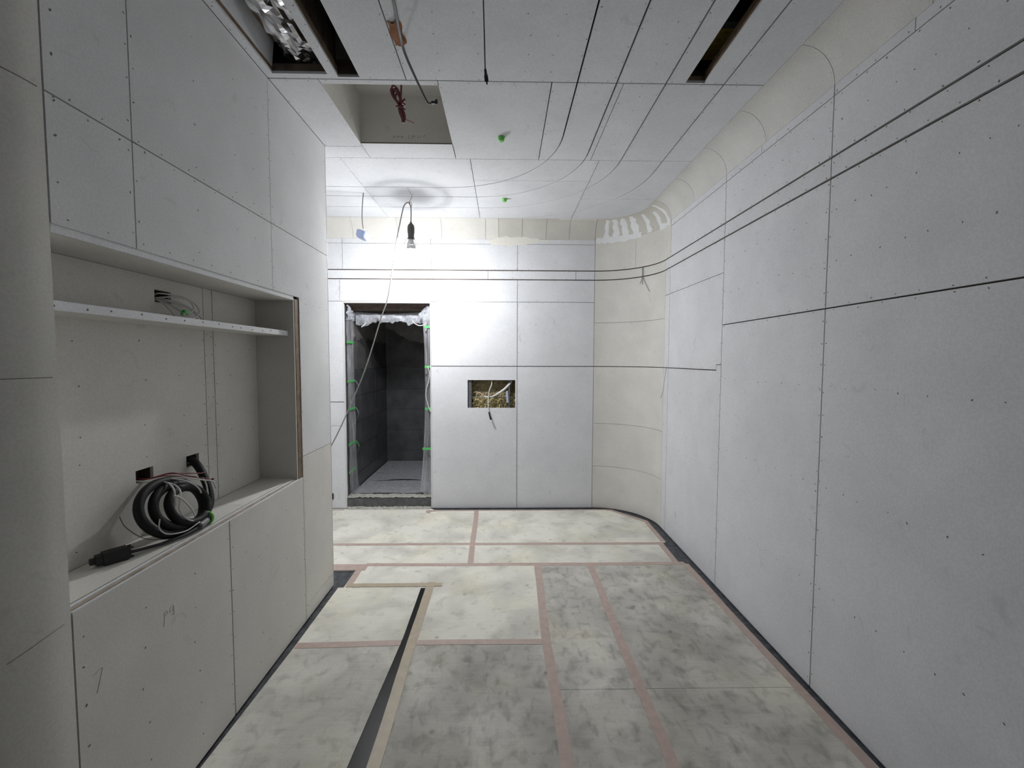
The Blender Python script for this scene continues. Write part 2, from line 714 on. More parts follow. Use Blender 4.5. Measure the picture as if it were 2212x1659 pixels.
ply_outer = [(-2.58, YREAR + .02), (-2.58, .90), (-1.45, .90), (-1.20, 1.0), (-1.172, 1.25), (-1.164, 1.628), (-1.141, 2.351), (-1.137, 2.966), (-1.1, 2.966), (-1.1, 3.212),
             (-2.58, 3.212), (-2.58, 4.572), (-1.66, 4.572), (-.76, 4.572), (-.72, 4.522), (1.08, 4.522), (1.135, 4.52), (1.405, 4.19),
             (1.398, 3.69), (1.33, 3.672), (1.315, 3.31), (1.412, 3.296), (1.424, 2.95), (1.434, 2.28), (1.452, 1.6), (1.458, YREAR + .02)]
slot = [(-.568, 2.955), (-.537, 2.955), (-.5265, 1.618), (-.52, .5), (-.645, .5), (-.602, 1.618), (-.576, 2.2), (-.567, 2.42)]
fseg = polysegs(ply_outer, .0, True) + polysegs(slot, .0, True)
fj = [H(3.672, -2.58, 1.33, .003), H(3.296, -1.1, 1.4125, .003), Vv(-.268, 3.296, 4.522, .003), Vv(.256, YREAR, 3.296, .003), Vv(.662, YREAR, 3.296, .003),
      H(2.362, -1.1411, .256, .003), H(2.985, -1.1, -.537, .003), ((-.537, 2.955), (-.537, 2.985), .002),
      H(2.008, .256, 1.4425, .0025), ((-.58, .5), (-.58, YREAR), .003), H(.78, .256, 1.46, .003), H(1.05, -1.2, -.62, .003), H(1.14, -.52, .256, .003)]


def fmap_floor(x, y, d):
    return (x, y, -d)


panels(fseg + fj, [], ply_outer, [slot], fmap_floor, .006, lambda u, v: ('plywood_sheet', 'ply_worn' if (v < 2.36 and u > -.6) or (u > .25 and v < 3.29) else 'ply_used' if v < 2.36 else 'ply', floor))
ms = MB()
ms.box((-.66, .4, -.006), (-.50, 2.96, -.0045))
ms.build('black_floor_strip', 'black_strip', floor, loc=(0, 0, 0))


def tape(pts, wd, mat, z=.0007, name='tape_strip', wob=.0022):
    """a run of tape laid along a polyline, with slightly wandering edges"""
    P_ = [Vector((*p, 0)) for p in pts]
    fine = []
    for a, b in zip(P_[:-1], P_[1:]):
        n = max(2, int((b - a).length / .06))
        fine += [a.lerp(b, i / n) for i in range(n)]
    fine.append(P_[-1])
    V = []
    ph = random.uniform(0, 9)
    for i, p in enumerate(fine):
        t = (fine[min(i + 1, len(fine) - 1)] - fine[max(i - 1, 0)]).normalized()
        n = Vector((-t.y, t.x, 0))
        s = math.sin(i * .35 + ph) * wob
        for sd in (-1, 1):
            q = p + n * (sd * wd / 2 + s + random.uniform(-.0008, .0008))
            V.append((q.x, q.y, z))
    Fc = [(2 * i, 2 * i + 2, 2 * i + 3, 2 * i + 1) for i in range(len(fine) - 1)]
    nb = len(V)
    V += [(x, y, 0.0) for x, y, _ in V]
    Fc += [(2 * i + 1, 2 * i + 3, nb + 2 * i + 3, nb + 2 * i + 1) for i in range(len(fine) - 1)]
    Fc += [(2 * i + 2, 2 * i, nb + 2 * i, nb + 2 * i + 2) for i in range(len(fine) - 1)]
    return mesh(name, V, Fc, mat, floor)


TZ = [.0007]
for pts, wd in (([(-2.5, 3.676), (-.267, 3.674), (.6, 3.668), (1.37, 3.668)], .046), ([(-.282, 4.50), (-.268, 4.0), (-.256, 3.29)], .045),
                ([(-1.05, 3.300), (.25, 3.294), (1.40, 3.297)], .046), ([(.258, 3.28), (.241, 2.36), (.249, 1.605), (.26, .6)], .051),
                ([(.665, 3.285), (.658, 2.3), (.658, 1.6), (.66, .6)], .050), ([(-1.137, 2.352), (-.568, 2.366)], .048), ([(-.478, 2.366), (.216, 2.368)], .044),
                ([(1.402, 3.285), (1.404, 2.9), (1.408, 2.28), (1.424, 1.6), (1.435, .5)], .046), ([(-.70, 4.505), (1.075, 4.512)], .022),
                ([(1.07, 4.505), (1.12, 4.50), (1.385, 4.17), (1.378, 3.70)], .040), ([(1.345, 3.655), (1.336, 3.31)], .046),
                ([(-1.078, 3.22), (-1.076, 3.0)], .044), ([(-2.5, 3.262), (-1.03, 3.262)], .096), ([(-2.5, 4.55), (-1.66, 4.545)], .03),
                ([(-.80, 4.485), (-.70, 4.50)], .045), ([(-.752, 4.50), (-.775, 4.44)], .04)):
    TZ[0] += .00012
    tape(pts, wd, 'pink_tape', TZ[0])
tape([(-1.09, 2.990), (-.70, 2.994), (-.428, 2.998)], .046, 'kraft_tape', .0034)
tape([(-.510, 3.03), (-.508, 2.6), (-.502, 1.618), (-.49, .5)], .052, 'kraft_tape', .0030)

# ------------------------------------------------------------------ back wall, rounded corner, right wall
wall_back, wall_right, wall_corner = MB(), MB(), MB()
TB = .0125
for (x0, x1, z0, z1) in ((XALC, -1.66, 0, 3.0), (-1.66, -.752, 2.166, 3.0), (-.752, -.39, 0, 3.0), (-.39, .135, 0, 1.05), (-.39, .135, 1.37, 3.0), (.135, XC, 0, 3.0)):
    wall_back.box((x0, YB + TB, z0), (x1, YB + TB + .03, z1))
for i in range(24):
    a, b = XC + LC * i / 24, XC + LC * (i + 1) / 24
    wall_corner.quad(wmap_(a, 0, TB), wmap_(a, 3.0, TB), wmap_(b, 3.0, TB), wmap_(b, 0, TB))
wall_right.box((XR + TB, YREAR, 0), (XR + TB + .03, YE + .0, 3.0))
wall_back = struct(wall_back.build('wall_back', 'backing'))
wall_corner = struct(wall_corner.build('wall_corner', 'backing'))
wall_right = struct(wall_right.build('wall_right', 'backing'))

J, G = .0042, .0105
u393, u404, u296, u201 = uR(3.930), U1, uR(2.967), uR(2.011)
wj = [H(2.4825, XALC, URE, G), H(2.3895, XALC, URE, G),
      H(2.748, XALC, XC, J), H(2.751, u393, URE, J),
      H(2.162, XALC, XC, J), H(2.157, u404, u296, J),
      H(1.499, -.752, uR(3.036), .0075), Vv(uR(3.036), 1.499, 1.538, J), H(1.538, uR(3.036), u296, J),
      H(1.124, XALC, -1.656, .007), H(.875, XALC, -1.656, .0025), H(1.807, u296, URE, .0065),
      H(1.952, XC, u404, .0028), H(.902, XC, u404, .0028), H(.448, XC, u404, .0028),
      Vv(1.353, 2.4825, ZT, .0022),
      Vv(-1.648, 2.4825, ZT, J), Vv(-.746, 2.4825, ZT, J), Vv(.138, 2.4825, 2.748, J),
      Vv(-1.065, 2.3895, 2.4825, J), Vv(-.165, 2.3895, 2.4825, J), Vv(.741, 2.3895, 2.4825, J), Vv(u404, 2.3895, 2.4825, .003),
      Vv(-1.682, 2.162, 2.3895, J), Vv(-.730, 2.162, 2.3895, J), Vv(.138, 2.162, 2.3895, J),
      Vv(.138, 0, 2.162, .005), Vv(XC, 0, ZT, J), Vv(u404, 0, 2.3895, .003), Vv(u393, 0, 2.3895, .004), Vv(u393, 2.4825, ZT, .005),
      Vv(u296, 0, ZT, .0055), Vv(u201, 0, ZT, .0065), Vv(uR(1.056), 0, ZT, .006), Vv(uR(.10), 0, ZT, .006), Vv(uR(-.85), 0, ZT, .006),
      Vv(uR(1.623), 2.751, ZT, J), Vv(uR(2.567), 2.751, ZT, J)]
wb = rectsegs(XALC, .004, URE, ZT, .002)
door_r = [(-1.656, -.1), (-.752, -.1), (-.752, 2.162), (-1.656, 2.162)]
hole_r = [(-.377, 1.064), (.1195, 1.064), (.1195, 1.3555), (-.377, 1.3555)]
wdoor = [Vv(-1.656, 0, 2.162, .001), Vv(-.752, 0, 2.162, .001)] + rectsegs(-.377, 1.064, .1195, 1.3555, .0)
wt = [((XC + LC * i / 26, 0), (XC + LC * i / 26, ZT)) for i in range(1, 26)]
w_outer = [(XALC, 0), (URE, 0), (URE, ZT), (XALC, ZT)]


def wname(u, v):
    if u < XC:
        return ('plasterboard_panel', 'cool', wall_back)
    if u < U1 or (u < u393 and v > 2.49):
        return ('curved_panel', 'beige', wall_corner)
    return ('plasterboard_panel', 'cool', wall_right)


panels(wj + wb + wdoor, wt, w_outer, [door_r, hole_r], wmap_, .0125, wname, smooth=True)


def wkeep(u, v):
    return .03 < v < ZT - .005 and not (-1.67 < u < -.74 and v < 2.17) and not (-.39 < u < .13 and 1.05 < v < 1.37) and abs(v - 2.4825) > .009 and abs(v - 2.3895) > .009


rows = []
for y0, y1, z in ((1.06, 2.0, 1.449), (2.03, 2.95, 1.449), (1.06, 2.0, .98), (2.03, 2.95, .98), (1.06, 2.0, .50), (2.03, 2.95, .50), (3.0, 3.9, 1.30), (3.0, 3.9, .8),
                 (.1, 1.0, 1.449), (1.06, 2.0, 2.24), (1.06, 2.0, 2.02), (2.03, 2.95, 2.24), (2.03, 2.95, 2.02), (1.06, 2.0, 2.62), (2.03, 2.95, 2.62)):
    y = y0
    while y < y1:
        rows.append((uR(y), z + random.uniform(-.008, .008)))
        y += random.uniform(.07, .15)
screws([s for s in wj if s[0][0] >= U1 - .01 or s[1][0] > U1 + 1] and [((max(p[0], U1 + .02), p[1]), (max(q[0], U1 + .02), q[1]), wd) for p, q, wd in wj if max(p[0], q[0]) > U1 + .02],
       wmap_, lambda u, v: wkeep(u, v) and u > U1, wall_right, extra=rows)
screws([((min(p[0], XC - .02), p[1]), (min(q[0], XC - .02), q[1]), wd) for p, q, wd in wj if min(p[0], q[0]) < XC], wmap_, lambda u, v: wkeep(u, v) and u < XC, wall_back,
       r=.0026, extra=[(x, z) for x in np.arange(-.7, .9, .14) for z in (1.85, .75, .4, 2.27)])

# putty and cream filler on the walls and cove (thin, uneven, real patches)
trim_1 = struct(empty('trim_1'))


def smear(fmap, a, b, hw, mat, name, parent, jag=.35, seed=0, nseg=16):
    r_ = np.random.default_rng(seed)
    V = []
    la = 1 + jag * np.convolve(r_.normal(size=nseg + 5), np.ones(3) / 3, 'valid')[:nseg + 1]
    lb = 1 + jag * np.convolve(r_.normal(size=nseg + 5), np.ones(3) / 3, 'valid')[:nseg + 1]
    du, dv = b[0] - a[0], b[1] - a[1]
    along_u = abs(du) > abs(dv) * .8
    for i in range(nseg + 1):
        t = i / nseg
        cu, cv = a[0] + du * t, a[1] + dv * t
        h = hw(t) if callable(hw) else hw
        for k in (-1, -.4, .4, 1):
            e = h * k * (la[i] if k < 0 else lb[i])
            lift = -.0012 if abs(k) < .9 else -.0003
            V.append(fmap(cu + (0 if along_u else e), cv + (e if along_u else 0), lift))
    Fc = []
    for i in range(nseg):
        for k in range(3):
            Fc.append((i * 4 + k, i * 4 + k + 1, i * 4 + k + 5, i * 4 + k + 4))
    # face the room
    o = mesh(name, V, Fc, mat, parent)
    return o


for k, (ub, ut, tt, hwid) in enumerate(((1.053, 1.057, .13, .027), (1.143, 1.147, .13, .032), (1.243, 1.236, .13, .032), (1.349, 1.345, .12, .036), (1.508, 1.494, .22, .027),
                                        (1.672, 1.652, .34, .028), (1.835, 1.76, .06, .024))):
    smear(cmap, (ub, 1.0), (ut, tt), lambda t, h=hwid: h * (1.15 - .45 * t), 'putty', 'putty_stripe', trim_1, seed=20 + k)


def seam_map(u, t, d):
    """around the seam between cove (t<1) and wall (t>1 counts down the wall)"""
    if t <= 1:
        return cmap(u, t, d)
    return wmap_(u, ZT - (t - 1) * .26, d)


smear(seam_map, (.945, 1.02), (1.41, 1.0), .11, 'putty', 'putty_band', trim_1, .4, 40, 30)
smear(seam_map, (1.655, .98), (1.865, 1.0), .10, 'putty', 'putty_band', trim_1, .4, 41, 14)
smear(seam_map, (-.16, 1.10), (.45, 1.04), lambda t: .03 + .14 * math.sin(PI * min(1, t * 1.1 + .05)) ** .5, 'cream_putty', 'filler_smear', wall_back, .3, 43, 30)
smear(cmap, (.55, .05), (.93, .05), .07, 'cream_putty', 'filler_smear', trim_1, .4, 44, 20)

# ------------------------------------------------------------------ cove around the ceiling
cov_b = rectsegs(XALC, 0, URE, 1, .003)
cj_u = [-2.2, -1.534, -1.079, -.634, -.189, -.056, .185, .431, .669, XC, 1.36, u393, uR(3.46), uR(2.967), uR(2.53), uR(2.011), uR(1.56), uR(1.056), uR(.5), uR(.1), uR(-.4), uR(-.85)]
cjs = [Vv(u, 0, 1, .0028) for u in cj_u]
ct = [((XALC, i / 12), (URE, i / 12)) for i in range(1, 12)] + [((XC + LC * i / 26, 0), (XC + LC * i / 26, 1)) for i in range(1, 26)]
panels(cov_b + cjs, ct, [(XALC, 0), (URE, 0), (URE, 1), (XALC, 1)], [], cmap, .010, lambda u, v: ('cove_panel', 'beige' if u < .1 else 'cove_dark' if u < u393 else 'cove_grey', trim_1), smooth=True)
screws([s for s in cjs if s[0][0] > U1], cmap, lambda u, v: .05 < v < .97, trim_1, step=.12, off=.012, r=.0026,
       extra=[(u, t) for u in np.arange(U1 + .1, URE, .11) for t in (.09, .94)])

# ------------------------------------------------------------------ ceiling
pl = MB()
x0, x1, y0, y1, z0, z1 = XALC - .05, 1.60, YREAR, 4.66, ZC + .0, 3.75
pl.quad((x0, y0, z1), (x0, y1, z1), (x1, y1, z1), (x1, y0, z1))
pl.quad((x0, y0, z0), (x0, y1, z0), (x0, y1, z1), (x0, y0, z1))
pl.quad((x1, y0, z0), (x1, y0, z1), (x1, y1, z1), (x1, y1, z0))
pl.quad((x0, y1, z0), (x1, y1, z0), (x1, y1, z1), (x0, y1, z1))
pl.quad((x0, y0, z0), (x0, y0, z1), (x1, y0, z1), (x1, y0, z0))
ceiling = struct(pl.build('ceiling', 'void'))


def groove(x, y, R):
    cx, cy = x - R, y - R
    pts = [(x, YREAR), (x, cy)]
    for i in range(1, 21):
        a = PI / 2 * i / 20
        pts.append((cx + R * math.cos(a), cy + R * math.sin(a)))
    pts.append((XALC, y))
    return pts


GR = [groove(.370, 3.682, .85), groove(.570, 3.887, .84), groove(.820, 4.156, 1.0), groove(1.117, 4.4475, 1.1)]
edge = [cmap(u, 0, 0)[:2] for u in [XALC, -1.5, -.6, 0, .5, XC] + [XC + LC * i / 26 for i in range(1, 27)] + [uR(3), uR(2), uR(1), URE]]
c_outer = edge + [(XALC, YREAR)]
c_outer_in = edge + [(XALC, YREAR)]
cj = [H(2.300, XL - .001, 1.33, .0075), H(3.164, XALC, 1.33, .0045), H(3.0, XALC, -.932, .004), Vv(-.932, 2.300, 3.164, .004), Vv(-.337, 2.300, 3.164, .0055),
      Vv(-1.142, 3.164, 4.47, .004), Vv(-.238, 3.164, 4.47, .0045), Vv(.241, 2.300, 3.164, .0055), Vv(.606, 2.300, 3.164, .0045), Vv(.668, 3.164, 4.47, .0045),
      H(3.531, -.238, .668, .0035), H(3.905, .668, 1.33, .0035), Vv(-.492, YREAR, 2.300, .0055), Vv(-.79, 3.682, 3.887, .004), H(.35, XALC, 1.33, .005),
      H(-1.0, XALC, 1.33, .005), Vv(XL - .001, .35, 3.0, .004), Vv(-1.9, 3.0, 4.47, .004), H(.9, XALC, XL, .004)]
hatch = [(-.932, 2.338), (-.337, 2.338), (-.337, 2.958), (-.932, 2.958)]
s1 = [(-1.138, .95), (-.870, .95), (-.870, 2.261), (-1.138, 2.261)]
s2 = [(-.825, .95), (-.719, .95), (-.719, 2.281), (-.825, 2.281)]
s3 = [(.915, .95), (1.0, .95), (1.013, 2.289), (.915, 2.289)]
cseg = list(cj)
for g_ in GR:
    cseg += polysegs(g_, .0085)
cseg += polysegs(c_outer, .003, True)
for h_ in (hatch, s1, s2, s3):
    cseg += polysegs(h_, .0, True)
blk = [(XALC + .001, .9), (XL - .001, .9), (XL - .001, 2.995), (XALC + .001, 2.995)]
panels(cseg, [], c_outer_in, [hatch, s1, s2, s3, blk], lambda x, y, d: (x, y, ZC + d), .0125, lambda u, v: ('ceiling_panel', 'cool', ceiling))


def ckeep(x, y):
    for h_ in (hatch, s1, s2, s3):
        if h_[0][0] - .006 < x < h_[1][0] + .006 and h_[0][1] - .006 < y < h_[2][1] + .006:
            return False
    return XL + .01 < x < 1.3 and y < 4.4


screws(cj + [s for g_ in GR for s in (polysegs(g_[:2], .0),)[0]] + [Vv(-1.158, 1.0, 2.28, 0), Vv(-.849, 1.0, 2.25, 0)], lambda x, y, d: (x, y, ZC + d), ckeep, ceiling,
       step=.105, r=.0030, extra=[(x + random.uniform(-.02, .02), y) for x in (-.30, -.12, .10, .24) for y in np.arange(1.5, 2.25, .12)] + [(.72, y) for y in np.arange(1.5, 3.1, .13)])

# recess of the open hatch, slot linings
hx0, hx1, hy0, hy1, hz = -.932, -.337, 2.338, 2.958, 3.270
for nm, a, b in (('recess_side', (hx0 - .012, hy0, ZC + .0005), (hx0, hy1, hz)), ('recess_side', (hx1, hy0, ZC + .0005), (hx1 + .012, hy1, hz)),
                 ('recess_front', (hx0 - .012, hy0 - .012, ZC + .0127), (hx1 + .012, hy0, hz)), ('recess_back', (hx0 - .012, hy1, ZC + .0127), (hx1 + .012, hy1 + .012, hz)),
                 ('recess_top', (hx0 - .012, hy0 - .012, hz), (hx1 + .012, hy1 + .012, hz + .012))):
    MB().box(a, b).build(nm, 'warm', ceiling, loc=(0, 0, 0))
MB().box((hx0 + .002, hy1 - .004, ZC + .0), (hx1 - .002, hy1 - .0005, ZC + .006)).build('hatch_lip', 'dark_wood', ceiling, loc=(0, 0, 0))
# slot 1: battens, tilted white board, end board
MB().box((-1.150, .95, ZC + .0127), (-1.138, 2.273, ZC + .032)).build('batten', 'wood', ceiling, loc=(0, 0, 0))
wbd = MB()
wbd.add([(-1.138, .95, ZC + .033), (-1.138, 2.262, ZC + .033), (-1.128, 2.262, 3.115), (-1.128, .95, 3.115), (-1.150, .95, ZC + .033), (-1.150, 2.262, ZC + .033), (-1.140, 2.262, 3.115), (-1.140, .95, 3.115)],
        [(0, 1, 2, 3), (4, 7, 6, 5), (0, 3, 7, 4), (1, 5, 6, 2), (3, 2, 6, 7), (0, 4, 5, 1)])
wbd.build('side_board', 'cool', ceiling, loc=(0, 0, 0))
MB().box((-1.146, .95, 3.115), (-1.112, 2.262, 3.140)).build('batten', 'wood', ceiling, loc=(0, 0, 0))
MB().box((-1.150, 2.2615, ZC + .0127), (-.862, 2.285, 3.016)).build('end_board', 'dark_wood', ceiling, loc=(0, 0, 0))
MB().box((-.8699, .95, ZC + .0127), (-.862, 2.26, 3.000)).build('batten', 'wood', ceiling, loc=(0, 0, 0))
MB().box((-.8615, .95, ZC + .0127), (-.8385, 2.29, 3.40)).build('slot_divider', 'dark_wood', ceiling, loc=(0, 0, 0))
MB().box((-.838, .95, ZC + .0127), (-.8255, 2.29, 3.016)).build('batten', 'wood', ceiling, loc=(0, 0, 0))
MB().box((-.838, 2.2815, ZC + .0127), (-.70, 2.30, 3.05)).build('end_board', 'dark_wood', ceiling, loc=(0, 0, 0))
MB().add([(1.0, .95, ZC + .0127), (1.013, 2.289, ZC + .0127), (1.026, 2.289, ZC + .0127), (1.013, .95, ZC + .0127), (1.0, .95, 3.024), (1.013, 2.289, 3.024), (1.026, 2.289, 3.024), (1.013, .95, 3.024)],
         [(0, 3, 2, 1), (4, 5, 6, 7), (0, 1, 5, 4), (1, 2, 6, 5), (2, 3, 7, 6), (3, 0, 4, 7)]).build('batten', 'wood', ceiling, loc=(0, 0, 0))
MB().box((.90, 2.2895, ZC + .0127), (1.03, 2.305, 2.996)).build('end_board', 'wood', ceiling, loc=(0, 0, 0))
MB().box((.90, 2.296, 2.9965), (1.03, 2.312, 3.006)).build('end_board', 'edge_wood', ceiling, loc=(0, 0, 0))
MB().box((.90, 2.306, 3.0065), (1.03, 2.322, 3.040)).build('end_board', 'dark_wood', ceiling, loc=(0, 0, 0))
yw = MB().box((.80, 2.24, 3.20), (1.15, 2.47, 3.28)).build('insulation_batt', 'yellow_wool', loc=(.975, 2.355, 3.20))
yw.location = (.975, 2.355, 3.20)
tag(yw, 'yellow insulation batt seen up inside the narrow right ceiling slot', 'insulation')
stl = MB().box((.80, 2.19, 3.195), (1.15, 2.235, 3.24)).build('ceiling_channel', 'zinc', loc=(.975, 2.21, 3.195))
stl.location = (.975, 2.21, 3.195)
tag(stl, 'grey metal channel inside the right ceiling slot beside yellow insulation', 'channel')

# foil duct above the wide slot
fd = thing('foil_duct', (-.955, 1.5, 3.03), 'crumpled silver foil duct inside the wide left ceiling slot', 'duct')
dm = MB()
pr = np.random.default_rng(3)
NA, NL = 40, 60
ph = pr.uniform(0, 6.28, 12)


def duct(u_, v_):
    a = 2 * PI * u_
    y = .9 + v_ * 1.50
    end = max(0, (v_ - .90) / .10)
    r = .110 * (1 - .35 * end * end)
    r += .012 * math.sin(3 * a + 21 * v_ + ph[0]) * math.sin(37 * v_ + ph[1]) + .009 * math.sin(7 * a - 33 * v_ + ph[2]) + .007 * math.sin(11 * a + 61 * v_ + ph[3]) + .006 * abs(math.sin(47 * v_ + 2 * math.sin(2 * a)))
    return (-.985 + r * math.cos(a), y, 3.135 + r * .95 * math.sin(a))


dm.grid(NA, NL, duct)
dm.build('foil_skin', 'foil', fd, smooth=False)
MB().lathe([(.020, 0), (.085, .03), (.104, .10), (.106, .16)], (-.985, 2.43, 3.135), (0, -1, 0), 24, cap1=False).build('duct_end', 'foil_dark', fd, smooth=True)

# ------------------------------------------------------------------ left wall block with the niche
NX, NYR, NZ0, NZ1 = -1.395, 2.515, .885, 1.897
wl = MB()
wl.box((XL - .0135, 1.19, 0), (XL - .03, 2.98, .862))
wl.box((XL - .0135, 1.19, 1.93), (XL - .03, 2.98, 2.96))
wl.box((XL - .0135, 2.58, .862), (XL - .03, 2.98, 1.93))
wl.box((XALC, 2.95, 0), (XL - .02, 2.982, 2.96))
wl.box((NX - .0135 - .06, 1.0, .80), (NX - .0135 - .09, 2.60, 1.99))
wall_left = struct(wl.build('wall_left', 'backing'))
lj = [H(2.256, 1.188, YLE, .0042), Vv(1.4555, 1.922, ZC, .0045), Vv(2.289, 1.909, ZC, .0035), Vv(2.5735, 0, 1.909, .0045), H(1.909, 2.575, YLE, .0055), H(.998, 2.5735, YLE, .003),
      H(.091, 2.5735, YLE, .0028), Vv(1.877, 0, .873, .0065)]
lo = [(1.188, .004), (YLE, .004), (YLE, 2.966), (1.188, 2.966)]
nh = [(1.18, .873), (2.5735, .873), (2.5735, 1.922), (1.18, 1.922)]


def lmap(y, z, d):
    return (XL - d, y, z)


def lname(y, z):
    return ('plasterboard_panel', 'warm' if z < 1.0 else 'upper', wall_left)


lseg = lj + rectsegs(1.188, .004, YLE, 2.966, .002) + [H(.873, 1.188, 2.5735, .0), H(1.922, 1.188, 2.5735, .0), Vv(2.5735, .873, 1.922, .0)]
panels(lseg, [], lo, [nh], lmap, .0125, lname)
screws(lj + [H(1.93, 1.2, 2.57, 0), Vv(2.98, .1, 2.9, 0), Vv(1.20, .1, .86, 0), Vv(1.20, 1.95, 2.9, 0)], lmap,
       lambda y, z: 1.195 < y < 2.985 and .03 < z < 2.95 and not (y < 2.58 and .866 < z < 1.93), wall_left, step=.105, r=.0032,
       extra=[(y + random.uniform(-.02, .02), z) for y in (1.42, 1.66, 2.1, 2.35) for z in np.arange(.1, .84, .13)] + [(y, z) for y in (1.75, 2.0, 2.14) for z in np.arange(1.98, 2.92, .16)])
# end face of the block (towards the recess) and recess walls
MB().box((XALC, YLE - .0125, .004), (-1.9, YLE, 2.966)).build('end_panel', 'upper', wall_left, loc=(0, 0, 0))
MB().box((-1.897, YLE - .0125, .004), (XL - .0130, YLE, 2.966)).build('end_panel', 'upper', wall_left, loc=(0, 0, 0))
MB().box((XL - .0128, YLE + .0002, .004), (XL + .0012, YLE + .0016, 2.966)).build('corner_bead', 'trim_white', wall_left, loc=(0, 0, 0))

# niche linings
lnch = [Vv(2.083, NZ0, NZ1, .004), Vv(2.147, NZ0, NZ1, .0045), H(1.715, 1.1, NYR, .003)]
nseg = lnch + rectsegs(1.10, NZ0, NYR, NZ1, .002)
holes = [(1.800, 1.797, 1.887, 1.846), (1.673, 1.093, 1.757, 1.143), (1.940, 1.090, 2.020, 1.140)]
for h_ in holes:
    nseg += rectsegs(*h_, .0)


def nmap(y, z, d):
    return (NX - d, y, z)


panels(nseg, [], [(1.10, NZ0), (NYR, NZ0), (NYR, NZ1), (1.10, NZ1)], [[(a, b), (c, b), (c, d), (a, d)] for a, b, c, d in holes], nmap, .0125, lambda a, b: ('niche_panel', 'warm', wall_left))
screws(lnch[:2], nmap, lambda y, z: z < 1.70, wall_left, step=.10, r=.003,
       extra=[(y + random.uniform(-.02, .02), z + random.uniform(-.02, .02)) for y in (1.45, 1.72, 1.93, 2.27, 2.45) for z in (.95, 1.2, 1.32, 1.48, 1.62, 1.80, 1.84) if not any(a - .03 < y < c + .03 and b - .03 < z < d + .03 for a, b, c, d in holes)])
for a, b, c, d in holes:
    mb = MB()
    e, dp = .004, .058
    xa, xb = NX - .0127, NX - dp
    mb.box((xb - .004, a - e, b - e), (xb, c + e, d + e))
    mb.box((xb, a - e, b - e), (xa, a, d + e))
    mb.box((xb, c, b - e), (xa, c + e, d + e))
    mb.box((xb, a, b - e), (xa, c, b))
    mb.box((xb, a, d), (xa, c, d + e))
    mb.build('outlet_box', 'dark_wood', wall_left, loc=(0, 0, 0))
MB().box((NX, NYR, NZ0 - .01), (-1.184, NYR + .012, NZ1 + .012)).build('return_panel', 'warm', wall_left, loc=(0, 0, 0))
MB().box((NX, NYR + .0125, NZ0 - .01), (XL - .0035, 2.5725, 1.908)).build('plywood_post', 'wood', wall_left, loc=(0, 0, 0))
for k, (ya, yb) in enumerate(((1.1865, 1.60), (1.6025, 2.05), (2.0525, NYR - .0005))):
    MB().box((NX + .0005, ya, NZ0 - .012), (-1.212, yb, NZ0)).build('ledge_board', 'warm', wall_left, loc=(0, 0, 0))
MB().box((-1.2075, 1.19, NZ0 - .010), (-1.197, 2.5, NZ0 - .001)).build('edge_strip', 'white_strip', wall_left, loc=(0, 0, 0))
MB().box((-1.1965, 1.19, NZ0 - .012), (-1.1865, 2.5715, NZ0 - .005)).build('edge_strip', 'edge_wood', wall_left, loc=(0, 0, 0))
MB().box((-1.1860, 1.19, NZ0 - .012), (XL - .0005, 2.5715, NZ0 - .009)).build('edge_strip', 'white_strip', wall_left, loc=(0, 0, 0))
MB().box((NX, 1.1865, .80), (-1.184, 2.5, .872)).build('ledge_core', 'void', wall_left, loc=(0, 0, 0))
MB().box((NX, 1.1865, NZ1), (-1.190, NYR, NZ1 + .012)).build('soffit_board', 'warm', wall_left, loc=(0, 0, 0))
MB().box((-1.1895, 1.19, NZ1 + .003), (-1.182, NYR, 1.9215)).build('soffit_edge', 'white_strip', wall_left, loc=(0, 0, 0))
MB().box((-1.260, 1.19, NZ1 + .0125), (-1.191, NYR, 1.9215)).build('soffit_core', 'backing', wall_left, loc=(0, 0, 0))
sh = MB().bevbox((NX + .0005, 1.1865, 1.700), (-1.216, NYR - .0005, 1.727), .0015).build('shelf', 'warm', wall_left, loc=(0, 0, 0))
MB().box((-1.2155, 1.1865, 1.7005), (-1.2145, NYR - .005, 1.7265)).build('shelf_edge', 'white_strip', sh, loc=(0, 0, 0))
so = MB()
y = 1.22
while y < 2.48:
    so.lathe([(.0035, 0), (.0035, .0006)], (-1.2144, y, 1.7135 + random.uniform(-.004, .004)), (1, 0, 0), 6)
    y += random.uniform(.06, .13)
o = so.build('screw_heads', 'screw', sh, loc=(0, 0, 0))
o['kind'] = 'stuff'

# rounded pillar at the near end of the niche
RP = .26


def pmap(u, z, d):
    y0_ = 1.1845
    if u < .03:
        return (XL - d, y0_ - u, z)
    if u < .03 + RP * PI / 2:
        a = (u - .03) / RP
        r = RP - d
        return (XL - RP + r * math.cos(a), y0_ - .03 - r * math.sin(a), z)
    return (XL - RP - (u - .03 - RP * PI / 2), y0_ - .03 - RP + d, z)


UP = .03 + RP * PI / 2 + 1.16
pj = [H(2.254, 0, UP, .0032), H(1.520, 0, UP, .0015), Vv(.03 + RP * PI / 2, 0, 2.966, .003)]
panels(pj + rectsegs(0, .004, UP, 2.966, .002), [((.03 + RP * PI / 2 * i / 20, 0), (.03 + RP * PI / 2 * i / 20, 2.97)) for i in range(0, 20)], [(0, 0), (UP, 0), (UP, 2.97), (0, 2.97)], [],
       pmap, .0125, lambda u, v: ('pillar_panel', 'beige', wall_left), smooth=True)
MB().box((NX - .1, 1.172, .004), (XL - .0005, 1.1840, 2.966)).build('pillar_side', 'warm', wall_left, loc=(0, 0, 0))
mk = MB()
mk.tube([pmap(u, z, -.0004) for u, z in ((.02, .858), (.06, .852), (.10, .842), (.14, .83))], .0009, 5)
mk.build('pencil_mark', 'pencil', wall_left, loc=(0, 0, 0))


